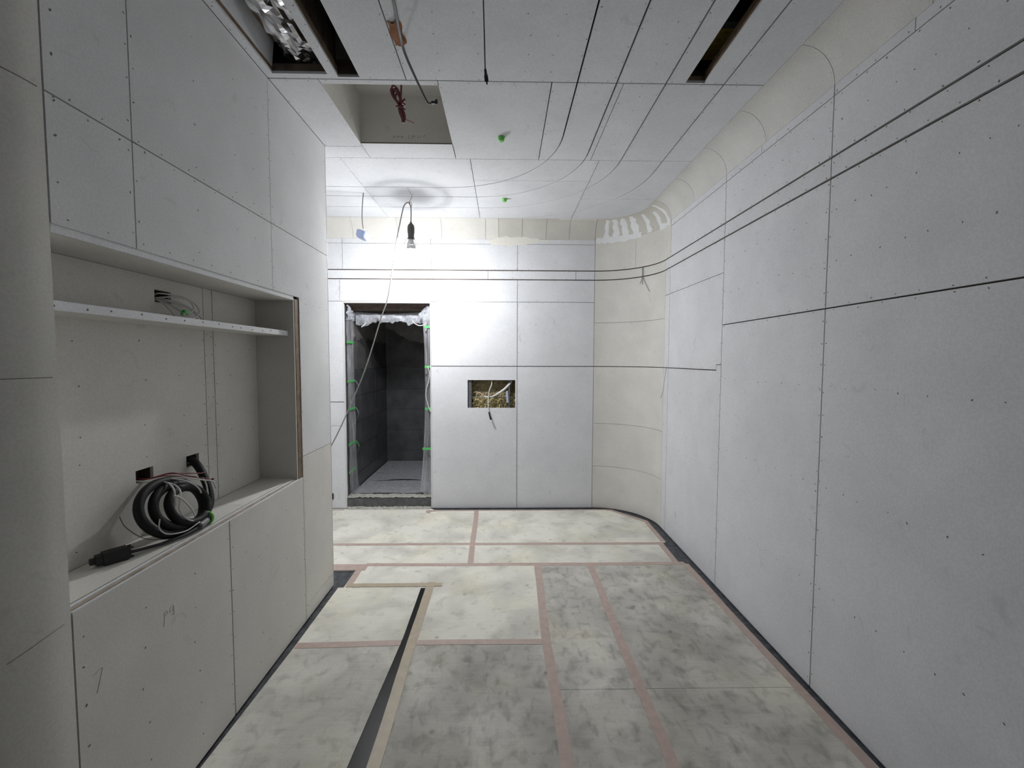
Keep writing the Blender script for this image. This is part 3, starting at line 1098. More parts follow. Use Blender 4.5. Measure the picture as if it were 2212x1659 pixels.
def strokes(fm, lines, name, parent, r=.0007, mat='pencil'):
    mb = MB()
    for l_ in lines:
        mb.tube([fm(a, b, -.0002) for a, b in l_], r, 5, sub=4)
    return mb.build(name, mat, parent, loc=(0, 0, 0))


# pencilled "P 9" and a tick on the lower panels, scribble inside the hatch
def lm(a, b, d): return lmap(1.50 + a * 1.0, .640 + b, d)


strokes(lm, [[(0, 0), (.003, .03), (.004, .048)], [(.003, .046), (.014, .050), (.018, .040), (.006, .034)], [(.043, .052), (.032, .050), (.030, .036), (.040, .034), (.047, .048)], [(.047, .052), (.048, .030), (.047, .014)],
             [(.034, .022), (.052, .027)]], 'pencil_mark', wall_left)
strokes(lambda a, b, d: lmap(1.235 + a, .63 + b, d), [[(0, .03), (.03, .034), (.028, .02), (.012, -.03)]], 'pencil_mark', wall_left)


def hm(a, b, d): return (-.72 + a, hy1 - .0002 + d, 3.005 + b)


strokes(hm, [[(x, 0), (x + .004, .014), (x + .008, .002), (x + .012, .012)] for x in (0, .025, .05)] + [[(.095, -.012), (.105, .022)], [(.115, -.008), (.125, .02), (.13, .004), (.14, .016)], [(.155, .0), (.162, .014)], [(.175, .004), (.18, .018)], [(.195, .006), (.205, .024)]],
        'pencil_mark', ceiling, .0011)
strokes(wmap_, [[(uR(2.55) + x, .98 + z) for x, z in ((0, 0), (.02, .012), (.035, .005), (.04, -.01))], [(uR(2.50) + x, .955 + z) for x, z in ((0, 0), (.012, -.012), (.004, -.03))]], 'pencil_mark', wall_right, .0006)

# recess walls left of the door, not lit openings: plain boarded end
wa = MB().box((XALC - .03, YREAR, 0), (XALC, .90, 2.968)).box((XALC - .03, 2.98, 0), (XALC, 4.62, 2.968)).build('wall_recess', 'upper')
struct(wa)

# ------------------------------------------------------------------ door opening and bathroom behind it
DX0, DX1, DZ = -1.645, -.763, 2.145
door = struct(empty('door_1', (-1.204, YB, 0)))
for nm, a, b in (('door_trim', (-1.655, YB - .002, .004), (DX0, YB + .028, 2.161)), ('door_trim', (DX1, YB - .002, .004), (-.753, YB + .028, 2.161)), ('door_trim', (DX0 + .0003, YB - .002, DZ), (DX1 - .0003, YB + .028, 2.161))):
    MB().bevbox(a, b, .001).build(nm, 'trim_white', door)
MB().box((DX0 - .03, YB + .029, 0), (DX0, 4.80, 2.16)).build('door_jamb', 'stone_dark', door)
MB().box((DX1, YB + .029, 0), (DX1 + .03, 4.80, 2.16)).build('door_jamb', 'stone_dark', door)
for k, (ya, yb, z) in enumerate(((YB + .029, 4.66, 2.138), (4.6605, 4.72, 2.120), (4.7205, 4.80, 2.085))):
    MB().box((DX0, ya, z), (DX1, yb, 2.20)).build('lintel_board', 'dark_wood', door)
MB().box((DX0, YB + .004, .0), (DX1, 4.70, .108)).build('door_sill', 'stone_dark', door)
mo = MB()
mr_ = np.random.default_rng(9)
mo.grid(40, 6, lambda a, b: (DX0 + a * (DX1 - DX0), YB + .010 + b * .125 + mr_.normal() * .003, .110 + .010 * math.sin(PI * min(max(b, .0), 1)) + abs(mr_.normal()) * .005))
mo.build('mortar_bed', 'mortar', door)
mo = MB()
mo.grid(44, 3, lambda a, b: (DX0 + a * (DX1 - DX0), YB - .03 + b * .04, .002 + b * .022 * (.6 + .5 * mr_.random()) + (.006 * mr_.random() if 0 < b < 1 else 0)))
mo.build('mortar_fillet', 'mortar', door)

BX0, BX1, BY1, BZ = -1.650, .15, 6.225, .117
fbath = struct(MB().box((BX0 - .05, 4.70, 0), (BX1 + .05, BY1 + .05, BZ - .004)).build('floor_bathroom', 'stone_dark'))
wbl = struct(MB().box((BX0 - .05, 4.80, 0), (BX0 - .009, BY1 + .05, 2.6)).build('wall_bathroom_left', 'grout'))
wbb = struct(MB().box((BX0 - .05, BY1 + .009, 0), (BX1 + .05, BY1 + .05, 2.6)).build('wall_bathroom_back', 'grout'))
struct(MB().box((BX1, 4.62, 0), (BX1 + .05, BY1 + .05, 2.6)).build('wall_bathroom_right', 'bath_plaster'))
struct(MB().box((DX1 + .031, 4.70, 0), (BX1, 4.80, 2.6)).build('wall_bathroom_front', 'bath_plaster'))
struct(MB().box((BX0 - .05, 4.62, 2.6), (BX1 + .05, BY1 + .05, 2.65)).build('ceiling_bathroom', 'bath_plaster'))
struct(MB().box((BX0 - .05, 4.62, 2.201), (BX1 + .05, 4.799, 2.599)).build('wall_bathroom_header', 'bath_plaster'))
zrows = [BZ - .002, .280, .574, .866, 1.157, 1.452]
g = .0050
ycols = [4.801, 5.077, 5.680, BY1 + .009]
for r in range(5):
    for c in range(3):
        MB().bevbox((BX0 - .009, ycols[c] + g / 2, zrows[r] + g / 2), (BX0, ycols[c + 1] - g / 2, zrows[r + 1] - g / 2), .0008).build('wall_tile', 'tile', wbl, loc=(0, 0, 0))
xcols = [BX0 + .001, -1.046, -.443, BX1]
for r in range(5):
    for c in range(3):
        MB().bevbox((xcols[c] + g / 2, BY1, zrows[r] + g / 2), (xcols[c + 1] - g / 2, BY1 + .009, zrows[r + 1] - g / 2), .0008).build('wall_tile', 'tile', wbb, loc=(0, 0, 0))
# dark coat with ragged top edge, rough plaster above
br = np.random.default_rng(12)
cl = MB()
n = 36
top = 1.80 + .02 * br.normal(size=n + 1)
cl.add([(BX0 - .003, 4.80 + i * (BY1 - 4.80) / n, 1.4545) for i in range(n + 1)] + [(BX0 - .003, 4.80 + i * (BY1 - 4.80) / n, top[i]) for i in range(n + 1)], [(i, i + 1, n + 2 + i, n + 1 + i) for i in range(n)])
cl.build('dark_coat', 'bath_coat', wbl, loc=(0, 0, 0))
cl = MB()
top = 1.815 + .012 * br.normal(size=n + 1)
top[:8] += np.linspace(.20, .0, 8)
cl.add([(BX0 + i * (BX1 - BX0) / n, BY1 + .003, 1.4545) for i in range(n + 1)] + [(BX0 + i * (BX1 - BX0) / n, BY1 + .003, top[i]) for i in range(n + 1)], [(i, i + 1, n + 2 + i, n + 1 + i) for i in range(n)])
cl.build('dark_coat', 'bath_coat', wbb, loc=(0, 0, 0))
MB().box((BX0 - .009, 4.80, 1.4545), (BX0 - .005, BY1 + .009, 2.6)).build('rough_plaster', 'bath_plaster', wbl, loc=(0, 0, 0))
MB().box((BX0 - .004, BY1 + .005, 1.4545), (BX1, BY1 + .009, 2.6)).build('rough_plaster', 'bath_plaster', wbb, loc=(0, 0, 0))

# protective film in the doorway
fr = np.random.default_rng(5)


def wrinkle(nv, amp, k=4):
    a = fr.normal(size=(nv + 1 + k,)).cumsum()
    a = a - np.linspace(a[0], a[-1], len(a))
    return amp * a[:nv + 1] / (np.abs(a).max() + 1e-6)


t = thing('jamb_film', (DX0 + .01, 4.69, .15), 'clear plastic film wrapped on the left door jamb with green tape', 'plastic film')
wz = [wrinkle(40, .010) for _ in range(13)]
mb = MB()
mb.grid(12, 40, lambda a, b: (DX0 + .006 + .012 * abs(math.sin(a * 9 + 1)) + abs(wz[int(round(a * 12))][int(round(b * 40))]) + .02 * (1 - b) ** 6, YB + .02 + a * .225 + (.06 * (1 - b) ** 5 * a), .115 + b * 1.90 + (.02 * math.sin(a * 14) if b < .01 else 0)))
mb.build('film_sheet', 'film_clear', t, smooth=True)
mb = MB()
wz2 = [wrinkle(14, .02, 2) for _ in range(17)]
mb.grid(16, 14, lambda a, b: (DX0 + .01 + .028 * abs(math.sin(a * 11 + b * 7)) + abs(wz2[int(round(a * 16))][int(round(b * 14))]), YB + .012 + a * (.19 + .05 * b), 1.975 + b * (.155 - .07 * a)))
mb.build('film_gather', 'film_white', t, smooth=True)
for z, ln in ((1.745, .20), (1.335, .205), (1.040, .205), (.672, .20), (.378, .21)):
    MB().bevbox((DX0 + .022, YB + .015, z - .012), (DX0 + .026, YB + .015 + ln, z + .012), .001).build('green_tape', 'green_tape', t)
for z in (1.335, 1.040, .672):
    mb = MB()
    mb.grid(2, 6, lambda a, b, z=z: (DX0 + .03 + .03 * math.sin(b * 3), YB + .21 + .03 * b + .018 * a, z + .010 - .13 * b))
    mb.build('tape_tail', 'film_white' if z > 1 else 'green_tape', t)
t = thing('side_film', (DX1 - .03, 4.66, .13), 'clear plastic film hanging along the right door jamb with green tape', 'plastic film')
wz3 = [wrinkle(40, .010) for _ in range(9)]
mb = MB()
mb.grid(8, 40, lambda a, b: (DX1 - .004 - a * (.062 + .07 * (1 - b) ** 3 + .03 * b ** 8), YB + .035 + .02 * math.sin(a * 8 + b * 3) + a * .05 + abs(wz3[int(round(a * 8))][int(round(b * 40))]), .125 + b * 1.92 + .03 * a * (1 - b) ** 9))
mb.build('film_sheet', 'film_clear', t, smooth=True)
mb = MB()
mb.grid(10, 10, lambda a, b: (DX1 - .005 - a * (.055 + .075 * (1 - abs(2 * b - 1))), YB + .015 + .04 * abs(math.sin(a * 9 + b * 8)) + .05 * a, 1.99 + b * .145 - a * .02))
mb.build('film_gather', 'film_white', t, smooth=True)
for z in (1.905, 1.490, 1.052, .628):
    MB().bevbox((DX1 - .062 - (.03 if z < .7 else 0), YB + .025, z - .012), (DX1 - .002, YB + .029, z + .012), .001).build('green_tape', 'green_tape', t)
mb = MB()
mb.tube([(DX1 - .03, YB + .02, 1.50), (DX1 - .01, YB + .012, 1.40), (DX1 - .05, YB + .012, 1.22), (DX1 - .03, YB + .008, 1.10), (DX1 + .003, YB - .006, 1.02)], .004, 6)
mb.build('film_string', 'white_cable', t, smooth=True)
t = thing('film_curtain', (-1.2, 4.77, 1.95), 'torn white plastic film valance across the top of the doorway', 'plastic film')
hw_ = np.convolve(fr.normal(size=60), np.ones(5) / 5, 'valid')
hem = [1.950 + .022 * hw_[i] + fr.normal() * .003 + (.016 if 13 < i < 34 else -.006) for i in range(49)]


def curtain(a, b):
    i = int(round(a * 48))
    ztop = 2.075 - .022 * math.sin(PI * a) + .01 * a
    z = hem[i] + (ztop - hem[i]) * b
    return (DX0 + .055 + a * (DX1 - DX0 - .10), 4.790 - .03 * math.sin(PI * b) * (.6 + .4 * math.sin(a * 7)) + .006 * math.sin(a * 29 + b * 3), z)


MB().grid(48, 8, curtain).build('film_sheet', 'film_white', t, smooth=True)
MB().tube([(-1.46, 4.72, 1.955), (-1.475, 4.70, 1.93), (-1.50, 4.69, 1.905)], .005, 6).build('film_string', 'white_cable', t, smooth=True)
MB().tube([(-.97, 4.70, 1.975), (-.93, 4.68, 1.94), (-.88, 4.67, 1.922), (-.83, 4.68, 1.94), (-.80, 4.70, 1.99)], .005, 6).build('film_string', 'white_cable', t, smooth=True)
t = MB().grid(20, 20, lambda a, b: (BX0 + .01 + a * 1.2, 4.72 + b * .50, BZ + .003 + .004 * math.sin(a * 7 + b * 5) ** 2 + .004 * fr.random())).build('floor_film', 'film_floor', smooth=True, loc=(-1.2, 4.9, BZ))
t.location = (-1.2, 4.9, BZ)
tag(t, 'grey film sheet on the bathroom floor next to the sill', 'plastic film')
t = MB().grid(20, 20, lambda a, b: (BX0 + .01 + a * 1.2, 5.20 + b * 1.01, BZ + .010 + .016 * (1 - b) ** 8 * math.sin(PI * min(1, max(0, a * 2 - .25))) ** 2 + .003 * fr.random())).build('floor_film', 'film_floor', smooth=True, loc=(-1.2, 5.7, BZ))
t.location = (-1.2, 5.7, BZ)
tag(t, 'pale film sheet at the far end of the bathroom floor with lifted edge', 'plastic film')

# small black cable outlet low on the back wall beside the left wall's end
t = MB().bevbox((-1.815, YB - .014, .100), (-1.783, YB - .0005, .163), .003).build('cable_outlet', 'black_rubber', loc=(-1.80, YB, .13))
t.location = (-1.80, YB, .13)
tag(t, 'small black outlet low on back wall left of doorway', 'outlet')

# ------------------------------------------------------------------ wall opening with insulation
hx0_, hx1_, hz0_, hz1_ = -.377, .1195, 1.064, 1.3555
cav = MB()
ya, yb = YB + .0128, YB + .115
cav.box((-.43, yb, 1.0), (.18, yb + .01, 1.42)).box((-.44, ya + .03, 1.0), (-.43, yb, 1.42)).box((.18, ya + .03, 1.0), (.19, yb, 1.42)).box((-.43, ya + .03, .99), (.18, yb, 1.0)).box((-.43, ya + .03, 1.42), (.18, yb, 1.43))
cav.build('wall_cavity', 'void', wall_back, loc=(0, 0, 0))
ir = np.random.default_rng(21)
t = thing('rock_wool', (-.13, YB + .09, 1.0), 'shaggy yellow rock wool filling the wall opening right of doorway', 'insulation')
mb = MB()
NX_, NZ_ = 60, 22
hm_ = ir.random((NZ_ + 3, NX_ + 3))
hm_ = (hm_[1:-1, 1:-1] * 2 + hm_[:-2, 1:-1] + hm_[2:, 1:-1] + hm_[1:-1, :-2] + hm_[1:-1, 2:]) / 6
mb.grid(NX_, NZ_, lambda a, b: (-.334 + a * .380, YB + .085 - .085 * (hm_[int(round(b * NZ_)), int(round(a * NX_))] - .3) + (.02 if b > .97 else 0), 1.005 + b * .165 + .02 * hm_[int(round(b * NZ_)), int(round(a * NX_))]))
mb.build('lower_wool', 'wool', t)
mb = MB()
mb.grid(12, NZ_, lambda a, b: (.066 + a * .11, YB + .085 - .085 * (hm_[int(round(b * NZ_)), int(round(a * 12)) + 30] - .3), 1.005 + b * .20 + .02 * hm_[int(round(b * NZ_)), int(round(a * 12)) + 30]))
mb.build('side_wool', 'wool', t)
hm2 = ir.random((20, 70))
mb = MB()
mb.grid(50, 12, lambda a, b: (-.425 + a * .60, YB + .098 - .020 * hm2[int(round(b * 12)), int(round(a * 50))] - .02 * max(0, .35 - b) / .35, 1.17 + b * .24))
mb.build('upper_wool', 'wool_back', t)
for k in range(46):
    x, z = ir.uniform(-.36, .10), ir.uniform(1.07, 1.235)
    if 1.18 < z and ir.random() < .35:
        continue
    mb = MB()
    d = Vector((ir.normal(), -.6, ir.normal())).normalized()
    p = Vector((x, YB + .066, z))
    mb.tube([p - d * .006, p + d * .010 + Vector((0, 0, .003)), p + d * ir.uniform(.016, .026) + Vector((ir.normal() * .006, 0, ir.normal() * .006))], ir.uniform(.003, .007), 5, sub=3, rfn=lambda s: 1 - .7 * s)
    mb.build('wool_tuft', 'wool', t)
t = MB().box((-.376, YB + .016, 1.0), (-.338, YB + .06, 1.42)).box((-.376, YB + .016, 1.0), (-.372, YB + .10, 1.42)).build('metal_stud', 'zinc', loc=(-.357, YB + .06, 1.0))
t.location = (-.357, YB + .06, 1.0)
tag(t, 'grey metal stud at the left side of the wall opening', 'stud')
t = MB().box((.048, YB + .020, 1.0), (.064, YB + .075, 1.42)).build('metal_stud', 'zinc', loc=(.056, YB + .06, 1.0))
t.location = (.056, YB + .06, 1.0)
tag(t, 'thin grey metal stud at the right side of the wall opening', 'stud')
t = MB().tube([(-.368, YB + .024, 1.176), (.117, YB + .024, 1.174)], .005, 8, smooth=False).build('threaded_rod', 'steel', smooth=True, loc=(-.12, YB + .024, 1.17))
t.location = (-.12, YB + .024, 1.17)
tag(t, 'thin horizontal steel rod across the wall opening', 'rod')
t = thing('white_conduit', (0, YB + .02, 1.18), 'white conduit running diagonally across the wall opening', 'conduit')
MB().tube([(.075, YB + .05, 1.345), (.06, YB + .03, 1.315), (.0, YB + .012, 1.255), (-.085, YB + .010, 1.198)], .0125, 10).build('pipe', 'white_cable', t, smooth=True)
MB().tube([(-.08, YB + .010, 1.200), (-.12, YB + .010, 1.183), (-.17, YB + .012, 1.178), (-.20, YB + .014, 1.18)], .0075, 8).build('inner_wire', 'white_cable', t, smooth=True)
MB().tube([(-.19, YB + .014, 1.18), (-.24, YB + .03, 1.215), (-.29, YB + .045, 1.228), (-.32, YB + .06, 1.22)], .0035, 6).build('red_wire', 'tag_pink', t, smooth=True)
t = MB().add([(.02, YB + .010, 1.235), (.042, YB + .012, 1.245), (.050, YB + .010, 1.115), (.028, YB + .006, 1.120), (.02, YB + .0106, 1.235), (.042, YB + .0126, 1.245), (.050, YB + .0106, 1.115), (.028, YB + .0066, 1.120)],
             [(0, 1, 2, 3), (7, 6, 5, 4), (0, 4, 5, 1), (1, 5, 6, 2), (2, 6, 7, 3), (3, 7, 4, 0)]).build('cable_label', 'label_blue', loc=(.035, YB + .01, 1.12))
t.location = (.035, YB + .01, 1.12)
tag(t, 'pale blue paper label hanging in the wall opening', 'label')
t = thing('stub_cable', (-.165, YB - .01, .95), 'white cable hanging out of the wall opening with black taped end', 'cable')
MB().tube([(-.125, YB + .03, 1.35), (-.130, YB + .012, 1.30), (-.150, YB + .004, 1.25), (-.160, YB + .002, 1.18), (-.163, YB - .006, 1.10), (-.160, YB - .014, 1.055), (-.152, YB - .024, 1.01)], .0055, 8).build('cable_sheath', 'white_cable', t, smooth=True)
MB().tube([(-.137, YB + .010, 1.285), (-.142, YB - .002, 1.25), (-.156, YB - .003, 1.20)], .003, 6).build('cable_core', 'grey_cable', t, smooth=True)
MB().tube([(-.155, YB - .020, 1.025), (-.145, YB - .030, .985), (-.132, YB - .038, .945)], .009, 8, rfn=lambda s: .8 + .4 * s).build('taped_end', 'black_rubber', t, smooth=True)

# ------------------------------------------------------------------ hanging work lamp
LX, LY = -.803, 3.88
lamp = thing('work_lamp', (LX, LY, 2.30), 'lit caged work lamp hanging from the ceiling in front of doorway', 'lamp')
MB().tube([(LX + .012, LY, ZC + .004), (LX + .002, LY, 2.945), (LX - .012, LY, 2.920), (LX - .014, LY - .007, 2.910), (LX - .013, LY, 2.900), (LX - .012, LY + .007, 2.910), (LX - .010, LY + .004, 2.922)], .0024, 6).tube([(LX - .010, LY + .004, 2.922), (LX + .004, LY - .005, 2.912), (LX + .010, LY - .005, 2.892), (LX + .007, LY - .004, 2.874)], .0028, 6).build('hanging_wire', 'orange_wire', lamp, smooth=True)
cordp = [(LX, LY, 2.735), (LX + .002, LY, 2.80), (LX + .001, LY, 2.87), (LX - .012, LY, 2.908), (LX - .035, LY, 2.912), (LX - .058, LY, 2.885), (LX - .075, LY + .004, 2.83), (-.915, 3.885, 2.66),
         (-.957, 3.89, 2.44), (-1.012, 3.90, 2.118), (-1.08, 3.90, 1.917), (-1.195, 3.90, 1.553), (-1.300, 3.90, 1.287), (-1.525, 3.90, .813), (-1.80, 3.92, .42), (-2.1, 3.95, .12), (-2.35, 3.9, .012)]
MB().tube(cordp, .0052, 8, sub=8).build('cord', 'cord_grey', lamp, smooth=True)
MB().lathe([(.006, 2.752), (.010, 2.742), (.012, 2.738), (.026, 2.722), (.030, 2.700), (.030, 2.665), (.028, 2.655), (.026, 2.640), (.026, 2.620), (.029, 2.616), (.029, 2.606), (.022, 2.604)], (LX, LY, 0), seg=20).build('socket', 'socket', lamp, smooth=True)
MB().lathe([(.018, 2.608), (.021, 2.595), (.029, 2.565), (.038, 2.535), (.0425, 2.5155)], (LX, LY, 0), seg=24, cap0=True, cap1=True).build('bulb_neck', 'bulb_base', lamp, smooth=True)
bp_ = [(.042 * math.cos(a), 2.5075 - BULB_H * math.sin(a)) for a in np.linspace(-.30, PI / 2 * .97, 8)]
MB().lathe(bp_, (LX, LY, 0), seg=14, cap0=True, cap1=True).build('bulb', 'bulb_glow', lamp, smooth=True)
cg = MB()
for k in range(6):
    a = k * PI / 3 + .3
    c_, s_ = math.cos(a), math.sin(a)
    cg.tube([(LX + c_ * r_, LY + s_ * r_, z) for r_, z in ((.029, 2.610), (.050, 2.580), (.062, 2.545), (.064, 2.47), (.058, 2.41), (.035, 2.375), (.010, 2.365))], .0016, 5, sub=4)
for r_, z in ((.0625, 2.545), (.0635, 2.455), (.035, 2.375)):
    cg.tube([(LX + math.cos(a) * r_, LY + math.sin(a) * r_, z) for a in np.linspace(0, 2 * PI, 17)[:-1]], .0016, 5, closed=True, sub=2)
cg.build('wire_guard', 'steel', lamp, smooth=True)

# ------------------------------------------------------------------ hanging blue cup on its wire
t = thing('blue_fitting', (-1.187, 3.817, 2.57), 'pale blue cup-shaped fitting dangling on a wire left of work lamp', 'fitting')
MB().tube([(-1.186, 3.817, ZC + .003), (-1.194, 3.817, 2.90), (-1.200, 3.817, 2.80), (-1.199, 3.817, 2.73), (-1.193, 3.817, 2.675)], .0042, 8).build('wire', 'grey_cable', t, smooth=True)
MB().tube([(-1.193, 3.817, 2.675), (-1.191, 3.817, 2.645)], .0022, 6, smooth=False).build('thin_wire', 'white_cable', t, smooth=True)
axd = Vector((.34, .12, .93)).normalized()
MB().lathe([(.034, -.050), (.048, -.046), (.056, -.036), (.062, .0), (.064, .004), (.060, .005), (.010, .008), (.004, .010)], Vector((-1.186, 3.817, 2.632)), axd, 28).build('cup', 'blue_cup', t, smooth=True)

# ------------------------------------------------------------------ green caps on the ceiling
for k, (x, y, lab) in enumerate(((-.018, 2.853, 'green plastic cap on the ceiling nearer the hatch'), (.004, 3.92, 'green plastic cap on the ceiling nearer the back wall'))):
    t = thing('sprinkler_cap', (x, y, ZC - .034), lab, 'cap', 'green ceiling caps')
    mb = MB().lathe([(.0215, 0), (.0215, -.007), (.018, -.009), (.0175, -.022), (.0155, -.0255), (.008, -.026), (.004, -.024)], (x, y, ZC - .0005), seg=20)
    mb.build('cap_body', 'green_cap', t, smooth=True)
    rb = MB()
    for q in range(10):
        a = q * PI / 5
        rb.box((x + .0176 * math.cos(a) - .0012, y + .0176 * math.sin(a) - .0012, ZC - .021), (x + .0176 * math.cos(a) + .0012, y + .0176 * math.sin(a) + .0012, ZC - .010))
    rb.build('grip_ribs', 'green_cap', t)

# ------------------------------------------------------------------ cables on the ceiling
t = thing('flat_cable', (-.43, 2.0, 2.82), 'grey cable taped to the ceiling, its loose end hanging below the hatch', 'cable')
fc = MB()
cp = catmull([Vector(p) for p in ((-.405, 1.45, ZC - .004), (-.432, 1.80, ZC - .004), (-.446, 1.95, ZC - .006), (-.452, 2.05, ZC - .010), (-.440, 2.10, 2.930), (-.415, 2.15, 2.885), (-.395, 2.18, 2.850), (-.388, 2.19, 2.838))], 8)
V = []
for i, p in enumerate(cp):
    tdir = (cp[min(i + 1, len(cp) - 1)] - cp[max(i - 1, 0)]).normalized()
    sd = tdir.cross(Vector((0, 0, 1))).normalized()
    nn = sd.cross(tdir)
    for a in range(10):
        th_ = 2 * PI * a / 10
        V.append(p + sd * .0065 * math.cos(th_) + nn * .003 * math.sin(th_))
fc.add(V, [(i * 10 + k, i * 10 + (k + 1) % 10, (i + 1) * 10 + (k + 1) % 10, (i + 1) * 10 + k) for i in range(len(cp) - 1) for k in range(10)])
fc.build('flat_sheath', 'grey_cable', t, smooth=True)
MB().tube([(-.390, 2.188, 2.842), (-.378, 2.20, 2.822), (-.366, 2.205, 2.806), (-.353, 2.206, 2.806)], .0032, 6).build('end_wire', 'black_rubber', t, smooth=True)
MB().bevbox((-.352, 2.196, 2.801), (-.334, 2.216, 2.812), .002).bevbox((-.334, 2.199, 2.800), (-.322, 2.213, 2.822), .002).build('connector', 'black_rubber', t)
tp = MB()
tr_ = np.random.default_rng(4)
corner = [(-.488, 1.915), (-.433, 1.908), (-.430, 2.036), (-.488, 2.058)]
tp.grid(6, 10, lambda a, b: (corner[0][0] + (corner[1][0] - corner[0][0]) * a + .004 * math.sin(b * 9), 1.912 + b * (.146 - .022 * a) + (.004 * tr_.normal() if b in (0, 1) else 0), ZC - .0015 - .007 * math.sin(PI * a) ** 2))
tp.build('brown_tape', 'brown_tape', t, smooth=True)

t = thing('plug_cable', (-.065, 1.6, 2.54), 'thin black cable with barrel plug hanging from the ceiling at top centre', 'cable')
MB().tube([(-.076, 1.60, ZC + .004), (-.074, 1.60, 2.85), (-.070, 1.60, 2.70), (-.067, 1.60, 2.582)], .0022, 6).build('wire', 'dark_cable', t, smooth=True)
MB().lathe([(.0032, 0), (.0045, -.003), (.0048, -.018), (.0068, -.022), (.0072, -.040), (.0060, -.043), (.0026, -.0435), (.0026, -.052)], (-.067, 1.60, 2.584), (-.12, 0, 1), 12).build('barrel_plug', 'black_rubber', t, smooth=True)

t = thing('red_cable_bundle', (-.60, 2.60, 2.90), 'dark red cable tied in a looped bundle hanging inside the ceiling hatch', 'cable')
cx_, cy_ = -.597, 2.60
rb = MB()
rb.tube([(-.583, cy_, hz + .003), (-.584, cy_, 3.16), (-.586, cy_, 3.09), (-.592, cy_, 3.04), (-.60, cy_ - .004, 3.01)], .0055, 8)
rb.build('lead', 'maroon_wire', t, smooth=True)
for k, (dx, h_, w_, dy) in enumerate(((-.030, .100, .020, 0), (-.024, .088, .016, .01), (-.036, .075, .018, -.012), (-.012, .062, .014, .012))):
    loop = []
    for a in np.linspace(0, 2 * PI, 15)[:-1]:
        loop.append((cx_ + dx * (.5 + .5 * math.sin(a)) + w_ * math.cos(a), cy_ + dy + .008 * math.cos(a), 3.020 + h_ * .5 * (1 + math.sin(a))))
    MB().tube(loop, .0050, 7, closed=True, sub=4).build('cable_loop', 'maroon_wire', t, smooth=True)
wr = [(cx_ + .006 + (.022 + .003 * math.sin(3 * s)) * math.cos(s), cy_ + .020 * math.sin(s), 3.045 - .0085 * s / 2 + .004 * math.sin(s)) for s in np.linspace(0, 4.2 * PI, 40)]
MB().tube(wr, .0058, 7, sub=2).build('wrap', 'maroon_wire', t, smooth=True)
for k in range(4):
    dx = (-.012, -.004, .006, .013)[k]
    MB().tube([(cx_ + dx * .6, cy_ + .006 * (-1) ** k, 3.015), (cx_ + .012 + dx, cy_ + .010 * (-1) ** k, 2.975), (cx_ + .022 + dx * .8, cy_ + .008 * (-1) ** k, 2.945), (cx_ + .022 + dx * .3, cy_, 2.918)], .0058, 7).build('cable_tail', 'maroon_wire', t, smooth=True)
MB().tube([(cx_ + .030, cy_, 2.935), (cx_ + .055, cy_ - .01, 2.922), (cx_ + .088, cy_ - .02, 2.905)], .0024, 6).build('loose_end', 'red_wire', t, smooth=True)

# ------------------------------------------------------------------ thin wires on the rounded corner
t = thing('corner_wires', tuple(wmap_(1.436, 2.32, -.003)), 'thin dark wires hanging from the groove on the rounded corner', 'wire')
for pts in ([(1.434, 2.484), (1.430, 2.44), (1.433, 2.392)], [(1.440, 2.484), (1.446, 2.43), (1.440, 2.392)], [(1.436, 2.395), (1.425, 2.36), (1.408, 2.325)], [(1.438, 2.395), (1.438, 2.35), (1.436, 2.312)],
            [(1.440, 2.395), (1.462, 2.34), (1.495, 2.28), (1.527, 2.231)]):
    MB().tube([wmap_(u, z, -.004 - .010 * (2.484 - z)) for u, z in pts], .0019, 6).build('wire_strand', 'grey_cable', t, smooth=True)
t = MB().tube([wmap_(u, z, -.003) for u, z in ((1.862, 1.492), (1.838, 1.45), (1.822, 1.40), (1.80, 1.32), (1.775, 1.265), (1.735, 1.215))], .0012, 6).build('hanging_thread', 'grey_cable', smooth=True, loc=wmap_(1.8, 1.35, -.003))
t.location = wmap_(1.8, 1.35, -.003)
tag(t, 'thin grey thread hanging below the groove where corner meets right wall', 'thread')

# ------------------------------------------------------------------ coiled conduit on the niche ledge
t = thing('conduit_coil', (-1.29, 1.70, NZ0), 'coil of black corrugated conduit with plug lying on the niche ledge', 'cable coil')


def ell(cy, cz, ry, rz, tilt, cxx, n=16, ph0=0.0, lean=.30):
    pts = []
    for a in np.linspace(0, 2 * PI, n + 1)[:-1]:
        yy, zz = ry * math.cos(a + ph0), rz * math.sin(a + ph0)
        y_ = yy * math.cos(tilt) - zz * math.sin(tilt)
        z_ = yy * math.sin(tilt) + zz * math.cos(tilt)
        pts.append((cxx - lean * z_ + .012 * math.sin(2 * a), cy + y_, cz + z_))
    return pts


def corr(s):
    return 1 + .055 * math.sin(s * 520)


RCN = .0175
spiral = [(NX - .02, 1.955, 1.122), (-1.385, 1.962, 1.116), (-1.350, 1.952, 1.088), (-1.315, 1.935, 1.040), (-1.285, 1.915, .990), (-1.262, 1.880, .945), (-1.252, 1.825, .915)]
for turn, (cy_, cz_, ry, rz, cxx) in enumerate(((1.712, .992, .150, .098, -1.288), (1.735, .990, .122, .080, -1.278), (1.760, .985, .095, .068, -1.262))):
    for a in np.linspace(-.9, -.9 - 2 * PI + .35, 16):
        yy, zz = ry * math.cos(a), rz * math.sin(a)
        tl = -.12
        y_, z_ = yy * math.cos(tl) - zz * math.sin(tl), yy * math.sin(tl) + zz * math.cos(tl)
        spiral.append((cxx - .42 * z_, cy_ + y_, max(cz_ + z_, NZ0 + RCN + .002)))
spiral += [(-1.238, 1.825, .906), (-1.225, 1.792, .905)]
sp_ = catmull([Vector(p) for p in spiral], 10)
ln = [0]
